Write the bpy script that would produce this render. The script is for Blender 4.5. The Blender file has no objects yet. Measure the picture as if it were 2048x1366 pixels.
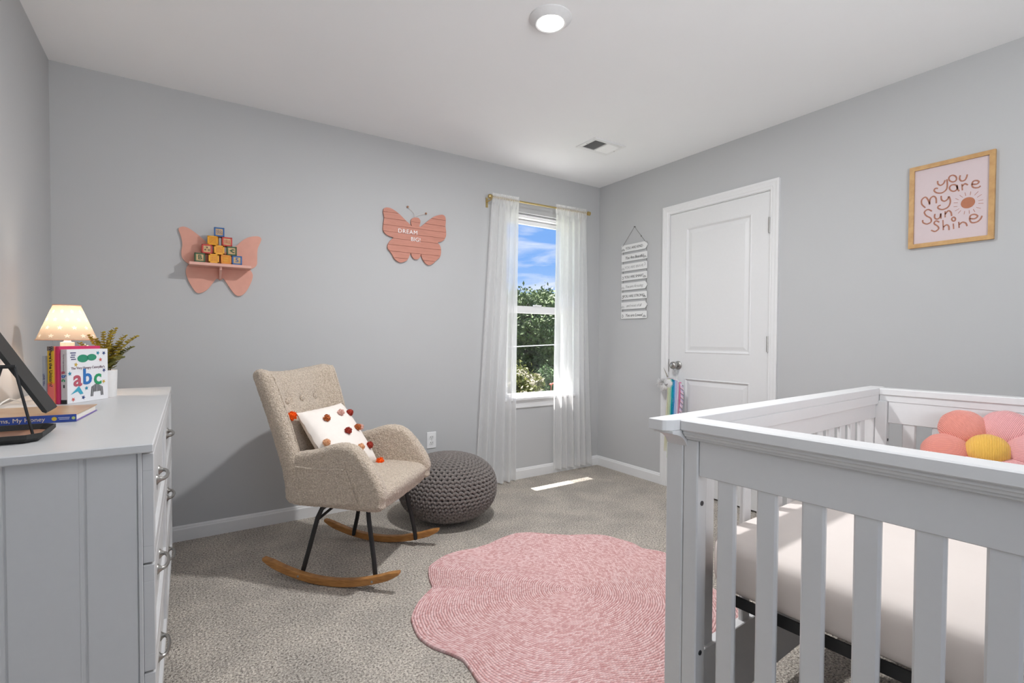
import bpy, bmesh, math, random
import numpy as np
from mathutils import Vector, Matrix
R = math.radians
PI = math.pi
SC = bpy.context.scene
COL = SC.collection
random.seed(7)

# ------------------------------------------------------------------ camera, light, exposure
YAW, PITCH, ROLL = 0.5851, 0.0210, 0.0051
cam_data = bpy.data.cameras.new('camera')
cam = bpy.data.objects.new('camera', cam_data)
COL.objects.link(cam)
cam_data.sensor_width = 36.0
cam_data.lens = 36.0 * 994.54 / 2048.0
cam_data.shift_y = 14.73 / 2048.0
cam_data.clip_start = 0.02
fwd = Vector((math.sin(YAW) * math.cos(PITCH), math.cos(YAW) * math.cos(PITCH), -math.sin(PITCH)))
rgt = Vector((math.cos(YAW), -math.sin(YAW), 0))
upv = rgt.cross(fwd)
rr = rgt * math.cos(ROLL) + upv * math.sin(ROLL)
uu = -rgt * math.sin(ROLL) + upv * math.cos(ROLL)
mw = Matrix.Identity(4)
for i in range(3):
    mw[i][0], mw[i][1], mw[i][2] = rr[i], uu[i], -fwd[i]
mw[0][3], mw[1][3], mw[2][3] = 0, 0, 1.1145
cam.matrix_world = mw
SC.camera = cam

SC.view_settings.view_transform = 'Standard'
SC.view_settings.look = 'None'
SC.view_settings.exposure = 0.16
SC.view_settings.gamma = 1.0
SC.view_settings.use_curve_mapping = False
SC.cycles.max_bounces = 14
SC.cycles.diffuse_bounces = 7
SC.cycles.transparent_max_bounces = 16
SC.cycles.use_denoising = True

world = bpy.data.worlds.new('world')
SC.world = world
world.use_nodes = True
nt = world.node_tree
for n in list(nt.nodes):
    nt.nodes.remove(n)
def wn(t, **k):
    n = nt.nodes.new(t)
    for a, b in k.items():
        setattr(n, a, b)
    return n
tc = wn('ShaderNodeTexCoord')
sep = wn('ShaderNodeSeparateXYZ')
nt.links.new(tc.outputs['Generated'], sep.inputs[0])
ramp = wn('ShaderNodeValToRGB')
ramp.color_ramp.elements[0].position = 0.0
ramp.color_ramp.elements[0].color = (0.50, 0.68, 0.92, 1)
ramp.color_ramp.elements[1].position = 0.6
ramp.color_ramp.elements[1].color = (0.16, 0.34, 0.78, 1)
e = ramp.color_ramp.elements.new(0.16)
e.color = (0.20, 0.42, 0.88, 1)
nt.links.new(sep.outputs['Z'], ramp.inputs[0])
mp = wn('ShaderNodeMapping')
mp.inputs['Scale'].default_value = (2.2, 2.2, 13.0)
mp.inputs['Location'].default_value = (0.35, 0.1, 0.4)
nt.links.new(tc.outputs['Generated'], mp.inputs[0])
noi = wn('ShaderNodeTexNoise')
noi.inputs['Scale'].default_value = 2.1
noi.inputs['Detail'].default_value = 7
noi.inputs['Roughness'].default_value = 0.55
noi.inputs['Distortion'].default_value = 0.4
nt.links.new(mp.outputs[0], noi.inputs['Vector'])
cr = wn('ShaderNodeValToRGB')
cr.color_ramp.elements[0].position = 0.45
cr.color_ramp.elements[0].color = (0, 0, 0, 1)
cr.color_ramp.elements[1].position = 0.68
cr.color_ramp.elements[1].color = (1, 1, 1, 1)
nt.links.new(noi.outputs['Fac'], cr.inputs[0])
mx = wn('ShaderNodeMixRGB')
mx.inputs['Color2'].default_value = (0.93, 0.95, 1.0, 1)
nt.links.new(cr.outputs[0], mx.inputs['Fac'])
nt.links.new(ramp.outputs[0], mx.inputs['Color1'])
bg = wn('ShaderNodeBackground')
bg.inputs['Strength'].default_value = 1.0
nt.links.new(mx.outputs[0], bg.inputs['Color'])
wo = wn('ShaderNodeOutputWorld')
nt.links.new(bg.outputs[0], wo.inputs[0])

sun_d = bpy.data.lights.new('sun', 'SUN')
sun_d.energy = 24.0
sun_d.angle = R(0.6)
sun_d.color = (1.0, 0.97, 0.93)
sun = bpy.data.objects.new('sun', sun_d)
COL.objects.link(sun)
sun.rotation_euler = Vector((0.0, -0.345, -1.0)).to_track_quat('-Z', 'Y').to_euler()
sun.location = (2, 8, 9)

# added fill light behind the camera, aimed up to brighten the ceiling
fill_d = bpy.data.lights.new('added_fill_light', 'AREA')
fill_d.shape = 'RECTANGLE'
fill_d.size, fill_d.size_y = 1.5, 1.35
fill_d.energy = 66
fill_d.color = (0.97, 0.985, 1.0)
fill_o = bpy.data.objects.new('added_fill_light', fill_d)
COL.objects.link(fill_o)
fill_o.location = (0.75, -1.30, 1.45)
fill_o.rotation_euler = Vector((0.46, 0.55, 1.45)).to_track_quat('-Z', 'Y').to_euler()

# ------------------------------------------------------------------ room numbers
X0, X1 = -0.527, 3.065
Y0, Y1 = -1.10, 3.245
H = 2.44

# ------------------------------------------------------------------ materials
MATS = {}
def mat(name, color, rough=0.6, metal=0.0, bump=0.0, bscale=200.0, var=0.0, vscale=60.0, emit=0.0, spec=0.5, trans=0.0, sheen=0.0, color2=None, detail=3.0, stretch=None):
    if name in MATS:
        return MATS[name]
    m = bpy.data.materials.new(name)
    m.use_nodes = True
    t = m.node_tree
    b = t.nodes['Principled BSDF']
    b.inputs['Base Color'].default_value = (*color, 1)
    b.inputs['Roughness'].default_value = rough
    b.inputs['Metallic'].default_value = metal
    b.inputs['Specular IOR Level'].default_value = spec
    if sheen:
        b.inputs['Sheen Weight'].default_value = sheen
        b.inputs['Sheen Roughness'].default_value = 0.6
    if emit:
        b.inputs['Emission Color'].default_value = (*color, 1)
        b.inputs['Emission Strength'].default_value = emit
    co = t.nodes.new('ShaderNodeTexCoord')
    src = co.outputs['Object']
    if stretch:
        mpp = t.nodes.new('ShaderNodeMapping')
        mpp.inputs['Scale'].default_value = stretch
        t.links.new(src, mpp.inputs[0])
        src = mpp.outputs[0]
    n = t.nodes.new('ShaderNodeTexNoise')
    n.inputs['Scale'].default_value = vscale
    n.inputs['Detail'].default_value = detail
    t.links.new(src, n.inputs['Vector'])
    rp = t.nodes.new('ShaderNodeValToRGB')
    c2 = color2 if color2 else tuple(min(1, c * (1 - (var or 0.03))) for c in color)
    rp.color_ramp.elements[0].position = 0.35
    rp.color_ramp.elements[0].color = (*c2, 1)
    rp.color_ramp.elements[1].position = 0.65
    rp.color_ramp.elements[1].color = (*color, 1)
    t.links.new(n.outputs['Fac'], rp.inputs[0])
    t.links.new(rp.outputs[0], b.inputs['Base Color'])
    if bump:
        n2 = t.nodes.new('ShaderNodeTexNoise')
        n2.inputs['Scale'].default_value = bscale
        n2.inputs['Detail'].default_value = 2
        t.links.new(src, n2.inputs['Vector'])
        bp = t.nodes.new('ShaderNodeBump')
        bp.inputs['Strength'].default_value = bump
        bp.inputs['Distance'].default_value = 0.01
        t.links.new(n2.outputs['Fac'], bp.inputs['Height'])
        t.links.new(bp.outputs[0], b.inputs['Normal'])
    MATS[name] = m
    return m

wall_m = mat('wall_paint', (0.50, 0.505, 0.508), 0.85, bump=0.04, bscale=500, var=0.01, vscale=3, spec=0.2)
ceil_m = mat('ceiling_paint', (0.88, 0.885, 0.89), 0.9, bump=0.05, bscale=300, var=0.01, vscale=3, spec=0.2)
trim_m = mat('white_trim_paint', (0.76, 0.76, 0.76), 0.4, var=0.01)
door_m = mat('white_door_paint', (0.72, 0.72, 0.72), 0.45, var=0.01)
white_m = mat('white_furniture_lacquer', (0.62, 0.62, 0.62), 0.35, var=0.01)
crib_m = mat('white_crib_lacquer', (0.70, 0.70, 0.70), 0.38, var=0.01)
vinyl_m = mat('white_vinyl', (0.82, 0.82, 0.82), 0.35, var=0.01)
nickel_m = mat('brushed_nickel', (0.42, 0.41, 0.39), 0.35, 1.0, var=0.1, vscale=300)
black_m = mat('black_steel', (0.012, 0.012, 0.013), 0.45, 0.0, var=0.1)
speck_m = mat('black_speckled_powder_coat', (0.03, 0.029, 0.027), 0.65, 0.0, bump=0.1, bscale=900, var=0.5, vscale=900)
brass_m = mat('brass', (0.62, 0.48, 0.22), 0.3, 1.0, var=0.08)
oak_m = mat('honey_oak', (0.46, 0.215, 0.06), 0.45, color2=(0.32, 0.135, 0.035), vscale=22, detail=5, stretch=(1, 1, 6))
ply_m = mat('light_frame_wood', (0.55, 0.33, 0.13), 0.5, color2=(0.45, 0.25, 0.09), vscale=30, detail=5)
dark_m = mat('dark_gap', (0.02, 0.02, 0.02), 0.9)

# ------------------------------------------------------------------ mesh helpers
class MB:
    def __init__(s):
        s.v, s.f = [], []
    def add(s, vs, fs):
        o = len(s.v)
        s.v += [tuple(v) for v in vs]
        s.f += [tuple(i + o for i in f) for f in fs]
        return s
    def box(s, x0, x1, y0, y1, z0, z1, ch=0.0):
        if x0 > x1: x0, x1 = x1, x0
        if y0 > y1: y0, y1 = y1, y0
        if z0 > z1: z0, z1 = z1, z0
        ch = min(ch, (x1 - x0) * .45, (y1 - y0) * .45, (z1 - z0) * .45)
        if ch <= 0:
            vs = [(x, y, z) for x in (x0, x1) for y in (y0, y1) for z in (z0, z1)]
            return s.add(vs, [(0, 1, 3, 2), (4, 6, 7, 5), (0, 4, 5, 1), (2, 3, 7, 6), (0, 2, 6, 4), (1, 5, 7, 3)])
        X, Y, Z = (x0, x1), (y0, y1), (z0, z1)
        vs, idx = [], {}
        for i in (0, 1):
            for j in (0, 1):
                for k in (0, 1):
                    sx, sy, sz = (1 if i == 0 else -1), (1 if j == 0 else -1), (1 if k == 0 else -1)
                    for a in range(3):
                        p = [X[i] + sx * ch, Y[j] + sy * ch, Z[k] + sz * ch]
                        p[a] = (X[i], Y[j], Z[k])[a]
                        idx[(i, j, k, a)] = len(vs)
                        vs.append(tuple(p))
        F = []
        for i in (0, 1):
            F.append([idx[(i, 0, 0, 0)], idx[(i, 1, 0, 0)], idx[(i, 1, 1, 0)], idx[(i, 0, 1, 0)]])
            F.append([idx[(0, i, 0, 1)], idx[(1, i, 0, 1)], idx[(1, i, 1, 1)], idx[(0, i, 1, 1)]])
            F.append([idx[(0, 0, i, 2)], idx[(1, 0, i, 2)], idx[(1, 1, i, 2)], idx[(0, 1, i, 2)]])
        for a in (0, 1):
            for b in (0, 1):
                F.append([idx[(a, b, 0, 0)], idx[(a, b, 0, 1)], idx[(a, b, 1, 1)], idx[(a, b, 1, 0)]])
                F.append([idx[(a, 0, b, 0)], idx[(a, 0, b, 2)], idx[(a, 1, b, 2)], idx[(a, 1, b, 0)]])
                F.append([idx[(0, a, b, 1)], idx[(0, a, b, 2)], idx[(1, a, b, 2)], idx[(1, a, b, 1)]])
        for i in (0, 1):
            for j in (0, 1):
                for k in (0, 1):
                    F.append([idx[(i, j, k, 0)], idx[(i, j, k, 1)], idx[(i, j, k, 2)]])
        return s.add(vs, F)
    def tube(s, pts, r, n=8, cap=True, closed=False):
        P = [Vector(p) for p in pts]
        N = len(P)
        rs = r if hasattr(r, '__len__') else [r] * N
        vs = []
        prev = None
        for i, p in enumerate(P):
            if closed:
                t = P[(i + 1) % N] - P[i - 1]
            else:
                t = P[min(i + 1, N - 1)] - P[max(i - 1, 0)]
            if t.length < 1e-9:
                t = Vector((0, 0, 1))
            t.normalize()
            if prev is None:
                a = Vector((0, 0, 1)) if abs(t.z) < .9 else Vector((1, 0, 0))
                u = t.cross(a).normalized()
            else:
                u = (prev - t * prev.dot(t))
                u = u.normalized() if u.length > 1e-6 else t.orthogonal().normalized()
            prev = u
            w = t.cross(u)
            for k in range(n):
                an = 2 * PI * k / n
                vs.append(p + (u * math.cos(an) + w * math.sin(an)) * rs[i])
        fs = []
        M = N if closed else N - 1
        for i in range(M):
            for k in range(n):
                j = (i + 1) % N
                fs.append((i * n + k, i * n + (k + 1) % n, j * n + (k + 1) % n, j * n + k))
        if cap and not closed:
            fs.append(tuple(range(n - 1, -1, -1)))
            fs.append(tuple((N - 1) * n + k for k in range(n)))
        return s.add(vs, fs)
    def lathe(s, prof, n=32, c=(0, 0, 0), axis='z'):
        vs = []
        for r, z in prof:
            for k in range(n):
                a = 2 * PI * k / n
                x, y = r * math.cos(a), r * math.sin(a)
                q = (x, y, z) if axis == 'z' else ((z, x, y) if axis == 'x' else (y, z, x))
                vs.append((q[0] + c[0], q[1] + c[1], q[2] + c[2]))
        fs = []
        for i in range(len(prof) - 1):
            for k in range(n):
                fs.append((i * n + k, i * n + (k + 1) % n, (i + 1) * n + (k + 1) % n, (i + 1) * n + k))
        if prof[0][0] > 1e-6: fs.append(tuple(range(n - 1, -1, -1)))
        if prof[-1][0] > 1e-6: fs.append(tuple((len(prof) - 1) * n + k for k in range(n)))
        return s.add(vs, fs)
    def prism(s, poly, lo, hi, plane='xz'):
        # poly: 2D outline, extruded along the third axis from lo to hi
        n = len(poly)
        def P(a, b, c):
            return {'xz': (a, c, b), 'yz': (c, a, b), 'xy': (a, b, c)}[plane]
        vs = [P(a, b, lo) for a, b in poly] + [P(a, b, hi) for a, b in poly]
        fs = [tuple(range(n - 1, -1, -1)), tuple(range(n, 2 * n))]
        for i in range(n):
            j = (i + 1) % n
            fs.append((i, j, n + j, n + i))
        return s.add(vs, fs)
    def sphere(s, c, r, n=12, m=8, sc=(1, 1, 1)):
        pr = []
        vs = [(c[0], c[1], c[2] - r * sc[2])]
        for i in range(1, m):
            ph = -PI / 2 + PI * i / m
            for k in range(n):
                a = 2 * PI * k / n
                vs.append((c[0] + r * sc[0] * math.cos(ph) * math.cos(a), c[1] + r * sc[1] * math.cos(ph) * math.sin(a), c[2] + r * sc[2] * math.sin(ph)))
        vs.append((c[0], c[1], c[2] + r * sc[2]))
        fs = []
        for k in range(n):
            fs.append((0, 1 + (k + 1) % n, 1 + k))
            fs.append((len(vs) - 1, 1 + (m - 2) * n + k, 1 + (m - 2) * n + (k + 1) % n))
        for i in range(m - 2):
            for k in range(n):
                fs.append((1 + i * n + k, 1 + i * n + (k + 1) % n, 1 + (i + 1) * n + (k + 1) % n, 1 + (i + 1) * n + k))
        return s.add(vs, fs)
    def grid(s, fn, nu, nv, wrap=False):
        vs = [fn(i / nu, j / nv) for j in range(nv + 1) for i in range(nu + (0 if wrap else 1))]
        w = nu if wrap else nu + 1
        fs = []
        for j in range(nv):
            for i in range(nu):
                i2 = (i + 1) % w if wrap else i + 1
                fs.append((j * w + i, j * w + i2, (j + 1) * w + i2, (j + 1) * w + i))
        return s.add(vs, fs)
    def xf(s, M):
        s.v = [tuple(M @ Vector(v)) for v in s.v]
        return s
    def build(s, name, material, parent=None, smooth=False, fix=True, angle=35):
        me = bpy.data.meshes.new(name)
        me.from_pydata(s.v, [], s.f)
        if fix:
            bm = bmesh.new(); bm.from_mesh(me)
            bmesh.ops.recalc_face_normals(bm, faces=bm.faces)
            bm.to_mesh(me); bm.free()
        me.materials.append(material)
        if smooth:
            me.shade_smooth()
            if angle:
                me.set_sharp_from_angle(angle=R(angle))
        o = bpy.data.objects.new(name, me)
        COL.objects.link(o)
        if parent: o.parent = parent
        return o

def tag(o, label=None, cat=None, group=None, kind=None):
    if label: o['label'] = label
    if cat: o['category'] = cat
    if group: o['group'] = group
    if kind: o['kind'] = kind
    return o
def struct(o, label=None):
    o['kind'] = 'structure'
    if label: o['label'] = label
    return o
def thing(name, label, cat, loc=(0, 0, 0), rotz=0, group=None):
    o = bpy.data.objects.new(name, None)
    COL.objects.link(o)
    o.empty_display_size = 0.05
    o.location = loc
    o.rotation_euler = (0, 0, rotz)
    return tag(o, label, cat, group)
def text(body, size, right, up, origin, parent, material, bold=0.0, align='CENTER', ext=0.0004, name='lettering', shear=0.0, space=1.0):
    cu = bpy.data.curves.new(name, 'FONT')
    cu.body = body; cu.size = size; cu.extrude = ext; cu.offset = bold * size; cu.shear = shear
    cu.align_x = align; cu.align_y = 'CENTER'; cu.space_character = space
    cu.materials.append(material)
    cu.resolution_u = 3
    o = bpy.data.objects.new(name, cu)
    COL.objects.link(o)
    r = Vector(right).normalized(); u = Vector(up).normalized(); n = r.cross(u)
    M = Matrix.Identity(4)
    for i in range(3):
        M[i][0], M[i][1], M[i][2], M[i][3] = r[i], u[i], n[i], origin[i]
    bpy.context.view_layer.update()
    me = bpy.data.meshes.new_from_object(o.evaluated_get(bpy.context.evaluated_depsgraph_get()))
    me.name = name
    bpy.data.objects.remove(o); bpy.data.curves.remove(cu)
    o = bpy.data.objects.new(name, me); COL.objects.link(o)
    if not me.materials: me.materials.append(material)
    if parent: o.parent = parent
    o.matrix_local = M
    return o
def dup(root, loc=None, rotz=None, label=None):
    r = root.copy(); COL.objects.link(r)
    if loc is not None: r.location = loc
    if rotz is not None: r.rotation_euler = (0, 0, rotz)
    if label: r['label'] = label
    for ch in root.children:
        c = ch.copy(); COL.objects.link(c); c.parent = r
        for g in ch.children:
            d = g.copy(); COL.objects.link(d); d.parent = c
    return r
def catmull(pts, k=4, closed=True):
    n = len(pts); out = []
    rng = range(n) if closed else range(n - 1)
    for i in rng:
        g = (lambda j: np.array(pts[j % n])) if closed else (lambda j: np.array(pts[max(0, min(n - 1, j))]))
        p0, p1, p2, p3 = g(i - 1), g(i), g(i + 1), g(i + 2)
        for s_ in range(k):
            t = s_ / k
            out.append(tuple(0.5 * ((2 * p1) + (-p0 + p2) * t + (2 * p0 - 5 * p1 + 4 * p2 - p3) * t * t + (-p0 + 3 * p1 - 3 * p2 + p3) * t ** 3)))
    if not closed: out.append(tuple(pts[-1]))
    return out
def inset_poly(poly, d):
    n = len(poly); out = []
    A = sum(poly[i][0] * poly[(i + 1) % n][1] - poly[(i + 1) % n][0] * poly[i][1] for i in range(n))
    sg = 1 if A > 0 else -1
    for i in range(n):
        a = np.array(poly[i - 1]); b = np.array(poly[(i + 1) % n])
        t = b - a; L = np.hypot(*t)
        if L < 1e-9: out.append(poly[i]); continue
        t = t / L
        out.append((poly[i][0] - sg * t[1] * d, poly[i][1] + sg * t[0] * d))
    return out
def cushion_mesh(o, voxel, smooth_it, disp, dsize, kind='CLOUDS', mid=0.5):
    # remesh, relax and give a real woolly relief
    r = o.modifiers.new('remesh', 'REMESH'); r.mode = 'VOXEL'; r.voxel_size = voxel; r.use_smooth_shade = True
    if smooth_it:
        s = o.modifiers.new('smooth', 'SMOOTH'); s.iterations = smooth_it; s.factor = 0.5
    if disp:
        tx = bpy.data.textures.new('woolly_relief', kind)
        tx.noise_scale = dsize
        if kind == 'CLOUDS': tx.noise_depth = 1
        d = o.modifiers.new('relief', 'DISPLACE'); d.texture = tx; d.strength = disp; d.mid_level = mid; d.texture_coords = 'LOCAL'
    return o

# ------------------------------------------------------------------ ROOM SHELL
def carpet_material():
    m = bpy.data.materials.new('beige_carpet'); m.use_nodes = True
    t = m.node_tree; b = t.nodes['Principled BSDF']
    b.inputs['Roughness'].default_value = 0.95; b.inputs['Specular IOR Level'].default_value = 0.1
    co = t.nodes.new('ShaderNodeTexCoord')
    n1 = t.nodes.new('ShaderNodeTexNoise'); n1.inputs['Scale'].default_value = 125; n1.inputs['Detail'].default_value = 4; n1.inputs['Roughness'].default_value = .75
    t.links.new(co.outputs['Object'], n1.inputs['Vector'])
    r1 = t.nodes.new('ShaderNodeValToRGB')
    r1.color_ramp.elements[0].position = .34; r1.color_ramp.elements[0].color = (0.13, 0.11, 0.092, 1)
    r1.color_ramp.elements[1].position = .66; r1.color_ramp.elements[1].color = (0.90, 0.84, 0.75, 1)
    e_ = r1.color_ramp.elements.new(.5); e_.color = (0.60, 0.545, 0.48, 1)
    t.links.new(n1.outputs['Fac'], r1.inputs[0])
    n2 = t.nodes.new('ShaderNodeTexNoise'); n2.inputs['Scale'].default_value = 4.5; n2.inputs['Detail'].default_value = 3
    t.links.new(co.outputs['Object'], n2.inputs['Vector'])
    r2 = t.nodes.new('ShaderNodeValToRGB')
    r2.color_ramp.elements[0].position = .38; r2.color_ramp.elements[0].color = (.86, .86, .86, 1)
    r2.color_ramp.elements[1].position = .62; r2.color_ramp.elements[1].color = (1.06, 1.05, 1.04, 1)
    t.links.new(n2.outputs['Fac'], r2.inputs[0])
    mu = t.nodes.new('ShaderNodeMixRGB'); mu.blend_type = 'MULTIPLY'; mu.inputs['Fac'].default_value = 1
    t.links.new(r1.outputs[0], mu.inputs['Color1']); t.links.new(r2.outputs[0], mu.inputs['Color2'])
    t.links.new(mu.outputs[0], b.inputs['Base Color'])
    n3 = t.nodes.new('ShaderNodeTexNoise'); n3.inputs['Scale'].default_value = 105; n3.inputs['Detail'].default_value = 4
    t.links.new(co.outputs['Object'], n3.inputs['Vector'])
    bp = t.nodes.new('ShaderNodeBump'); bp.inputs['Strength'].default_value = 1.0; bp.inputs['Distance'].default_value = .02
    t.links.new(n3.outputs['Fac'], bp.inputs['Height']); t.links.new(bp.outputs[0], b.inputs['Normal'])
    return m
T = 0.12
struct(MB().box(X0 - T, X1 + T, Y0 - T, Y1 + T, -0.15, 0.0).build('floor', carpet_material()), 'beige cut pile carpet floor')
struct(MB().box(X0 - T, X1 + T, Y0 - T, Y1 + T, H, H + 0.1).build('ceiling', ceil_m), 'flat white ceiling')
struct(MB().box(X0 - T, X0, Y0 - T, Y1 + T, 0, H).build('wall_left', wall_m), 'light grey side wall behind the dresser')
# long wall with window opening
WX0, WX1, WZ0, WZ1 = 2.095, 2.775, 0.625, 2.11
m_ = MB()
m_.box(X0, WX0, Y1, Y1 + T, 0, H).box(WX1, X1, Y1, Y1 + T, 0, H)
m_.box(WX0, WX1, Y1, Y1 + T, 0, WZ0).box(WX0, WX1, Y1, Y1 + T, WZ1, H)
struct(m_.build('wall_back', wall_m), 'light grey long wall with the window')
# right wall with door opening
DY0, DY1, DZ = 1.700, 2.487, 2.055
m_ = MB()
m_.box(X1, X1 + T, Y0, DY0, 0, H).box(X1, X1 + T, DY1, Y1 + T, 0, H).box(X1, X1 + T, DY0, DY1, DZ, H)
struct(m_.build('wall_right', wall_m), 'light grey wall with the door')
# wall behind the camera with an added opening for the fill light
m_ = MB()
m_.box(X0, 0.0, Y0 - T, Y0, 0, H).box(1.5, X1 + T, Y0 - T, Y0, 0, H)
m_.box(0.0, 1.5, Y0 - T, Y0, 0, 0.75).box(0.0, 1.5, Y0 - T, Y0, 2.12, H)
struct(m_.build('wall_front', wall_m))

def baseboard(name, p0, p1, nrm):
    # profiled skirting from p0 to p1, nrm points into the room
    prof = [(0, 0), (.0135, 0), (.0135, .062), (.0125, .066), (.009, .070), (.009, .074), (.006, .080), (.003, .0825), (0, .0825)]
    p0 = Vector((*p0, 0)); p1 = Vector((*p1, 0)); n = Vector((*nrm, 0))
    b = MB(); k = len(prof)
    vs = [p + n * a + Vector((0, 0, z)) for p in (p0, p1) for a, z in prof]
    fs = [tuple(range(k)), tuple(range(2 * k - 1, k - 1, -1))] + [(i, (i + 1) % k, k + (i + 1) % k, k + i) for i in range(k)]
    b.add(vs, fs)
    return struct(b.build(name, trim_m))
baseboard('baseboard_back', (X0, Y1), (X1, Y1), (0, -1))
baseboard('baseboard_left', (X0, Y0), (X0, Y1 - .0135), (1, 0))
baseboard('baseboard_right', (X1, 2.5385), (X1, Y1 - .0135), (-1, 0))
baseboard('baseboard_right', (X1, Y0), (X1, 1.6515), (-1, 0))

# ------------------------------------------------------------------ WINDOW
win = struct(thing('window_1', 'white double hung window with drywall return', 'window'))
del win['category']
FY = Y1 + 0.075
b = MB()  # main frame
b.box(WX0, WX0 + .03, FY - .03, FY + .06, WZ0 + .02, WZ1).box(WX1 - .03, WX1, FY - .03, FY + .06, WZ0 + .02, WZ1)
b.box(WX0, WX1, FY - .03, FY + .06, WZ1 - .028, WZ1).box(WX0, WX1, FY - .03, FY + .06, WZ0 + .0, WZ0 + .032)
b.box(WX0 + .012, WX1 - .012, FY - .045, FY - .03, WZ1 - .018, WZ1 - .010)
b.build('window_frame', vinyl_m, win)
def sash(z0, z1, y, tr, br, st):
    b = MB()
    b.box(WX0 + .028, WX0 + .028 + st, y - .014, y + .014, z0, z1, .003).box(WX1 - .028 - st, WX1 - .028, y - .014, y + .014, z0, z1, .003)
    b.box(WX0 + .028 + st, WX1 - .028 - st, y - .014, y + .014, z0, z0 + br, .003).box(WX0 + .028 + st, WX1 - .028 - st, y - .014, y + .014, z1 - tr, z1, .003)
    o = b.build('sash', vinyl_m, win)
    return o, (WX0 + .028 + st, WX1 - .028 - st, y, z0 + br, z1 - tr)
glass_m = bpy.data.materials.new('window_glass'); glass_m.use_nodes = True
t = glass_m.node_tree; t.nodes.clear()
o_ = t.nodes.new('ShaderNodeOutputMaterial'); mixs = t.nodes.new('ShaderNodeMixShader')
tr_ = t.nodes.new('ShaderNodeBsdfTransparent'); gl_ = t.nodes.new('ShaderNodeBsdfGlossy')
gl_.inputs['Roughness'].default_value = .02
fr_ = t.nodes.new('ShaderNodeLayerWeight'); fr_.inputs['Blend'].default_value = .5
pw_ = t.nodes.new('ShaderNodeMath'); pw_.operation = 'POWER'; pw_.inputs[1].default_value = 4.0; t.links.new(fr_.outputs['Facing'], pw_.inputs[0])
ma_ = t.nodes.new('ShaderNodeMath'); ma_.operation = 'MULTIPLY_ADD'; ma_.inputs[1].default_value = .35; ma_.inputs[2].default_value = .025; t.links.new(pw_.outputs[0], ma_.inputs[0])
t.links.new(ma_.outputs[0], mixs.inputs[0]); t.links.new(tr_.outputs[0], mixs.inputs[1]); t.links.new(gl_.outputs[0], mixs.inputs[2])
t.links.new(mixs.outputs[0], o_.inputs[0])
for (a, bb, yy, tr, br) in ((1.335, WZ1 - .03, FY + .035, .035, .042), (WZ0 + .025, 1.377, FY + .002, .058, .022)):
    so, g = sash(a, bb, yy, tr, br, .030)
    MB().box(g[0], g[1], g[2] - .002, g[2] + .002, g[3], g[4]).build('glass_pane', glass_m, so)
b = MB().box(2.39, 2.47, FY - .035, FY - .014, 1.377, 1.389, .003); b.build('sash_lock', vinyl_m, win)
b = MB().box(WX0 - .055, WX1 + .055, Y1 - .035, Y1 + .05, WZ0, WZ0 + .024, .004)
b.build('window_stool', trim_m, win)
b = MB().box(WX0 - .035, WX1 + .035, Y1 - .013, Y1, WZ0 - .062, WZ0 - .045, .003)
b.box(WX0 - .035, WX1 + .035, Y1 - .010, Y1, WZ0 - .046, WZ0 - .016).box(WX0 - .035, WX1 + .035, Y1 - .016, Y1, WZ0 - .017, WZ0, .003)
b.build('window_apron', trim_m, win)

# ------------------------------------------------------------------ DOOR
door = thing('door_1', 'white two panel door with its knob on the left', 'door'); del door['category']; struct(door)
XF = X1 - 0.002
sy0, sy1, sz0, sz1 = 1.7145, 2.474, 0.012, 2.043
b = MB()
def panel_face(b, Y, Z, x, holes):
    # flat door face at x with rectangular holes
    ys = sorted({Y[0], Y[1], *[h[0] for h in holes], *[h[1] for h in holes]})
    zs = sorted({Z[0], Z[1], *[h[2] for h in holes], *[h[3] for h in holes]})
    for i in range(len(ys) - 1):
        for j in range(len(zs) - 1):
            cy, cz = (ys[i] + ys[i + 1]) / 2, (zs[j] + zs[j + 1]) / 2
            if any(h[0] < cy < h[1] and h[2] < cz < h[3] for h in holes): continue
            b.add([(x, ys[i], zs[j]), (x, ys[i + 1], zs[j]), (x, ys[i + 1], zs[j + 1]), (x, ys[i], zs[j + 1])], [(0, 1, 2, 3)])
holes = [(1.832, 2.336, 1.015, 1.925), (1.832, 2.336, 0.215, 0.832)]
panel_face(b, (sy0, sy1), (sz0, sz1), XF, holes)
b.box(XF + .012, XF + .034, sy0, sy1, sz0, sz1)
for (a, c, d, e_) in [(sy0, sy0, sz0, sz1), (sy1, sy1, sz0, sz1)]:
    b.add([(XF, a, d), (XF + .012, a, d), (XF + .012, a, e_), (XF, a, e_)], [(0, 1, 2, 3)])
b.add([(XF, sy0, sz1), (XF, sy1, sz1), (XF + .012, sy1, sz1), (XF + .012, sy0, sz1)], [(0, 1, 2, 3)])
b.build('door_slab', door_m, door, fix=False)
for h in holes:
    b = MB()
    # moulding profile: steps in from face, then field raised again
    rings = [(0, 0), (.004, -.003), (.008, -.003), (.018, .0095), (.024, .0095), (.048, .003)]
    prev = None
    for off, dx in rings:
        base = len(b.v)
        b.v += [(XF + dx, h[0] + off, h[2] + off), (XF + dx, h[1] - off, h[2] + off), (XF + dx, h[1] - off, h[3] - off), (XF + dx, h[0] + off, h[3] - off)]
        if prev is not None:
            for k in range(4):
                b.f.append((prev + k, prev + (k + 1) % 4, base + (k + 1) % 4, base + k))
        prev = base
    b.f.append((prev, prev + 1, prev + 2, prev + 3))
    b.build('panel', door_m, door, fix=False)
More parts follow.
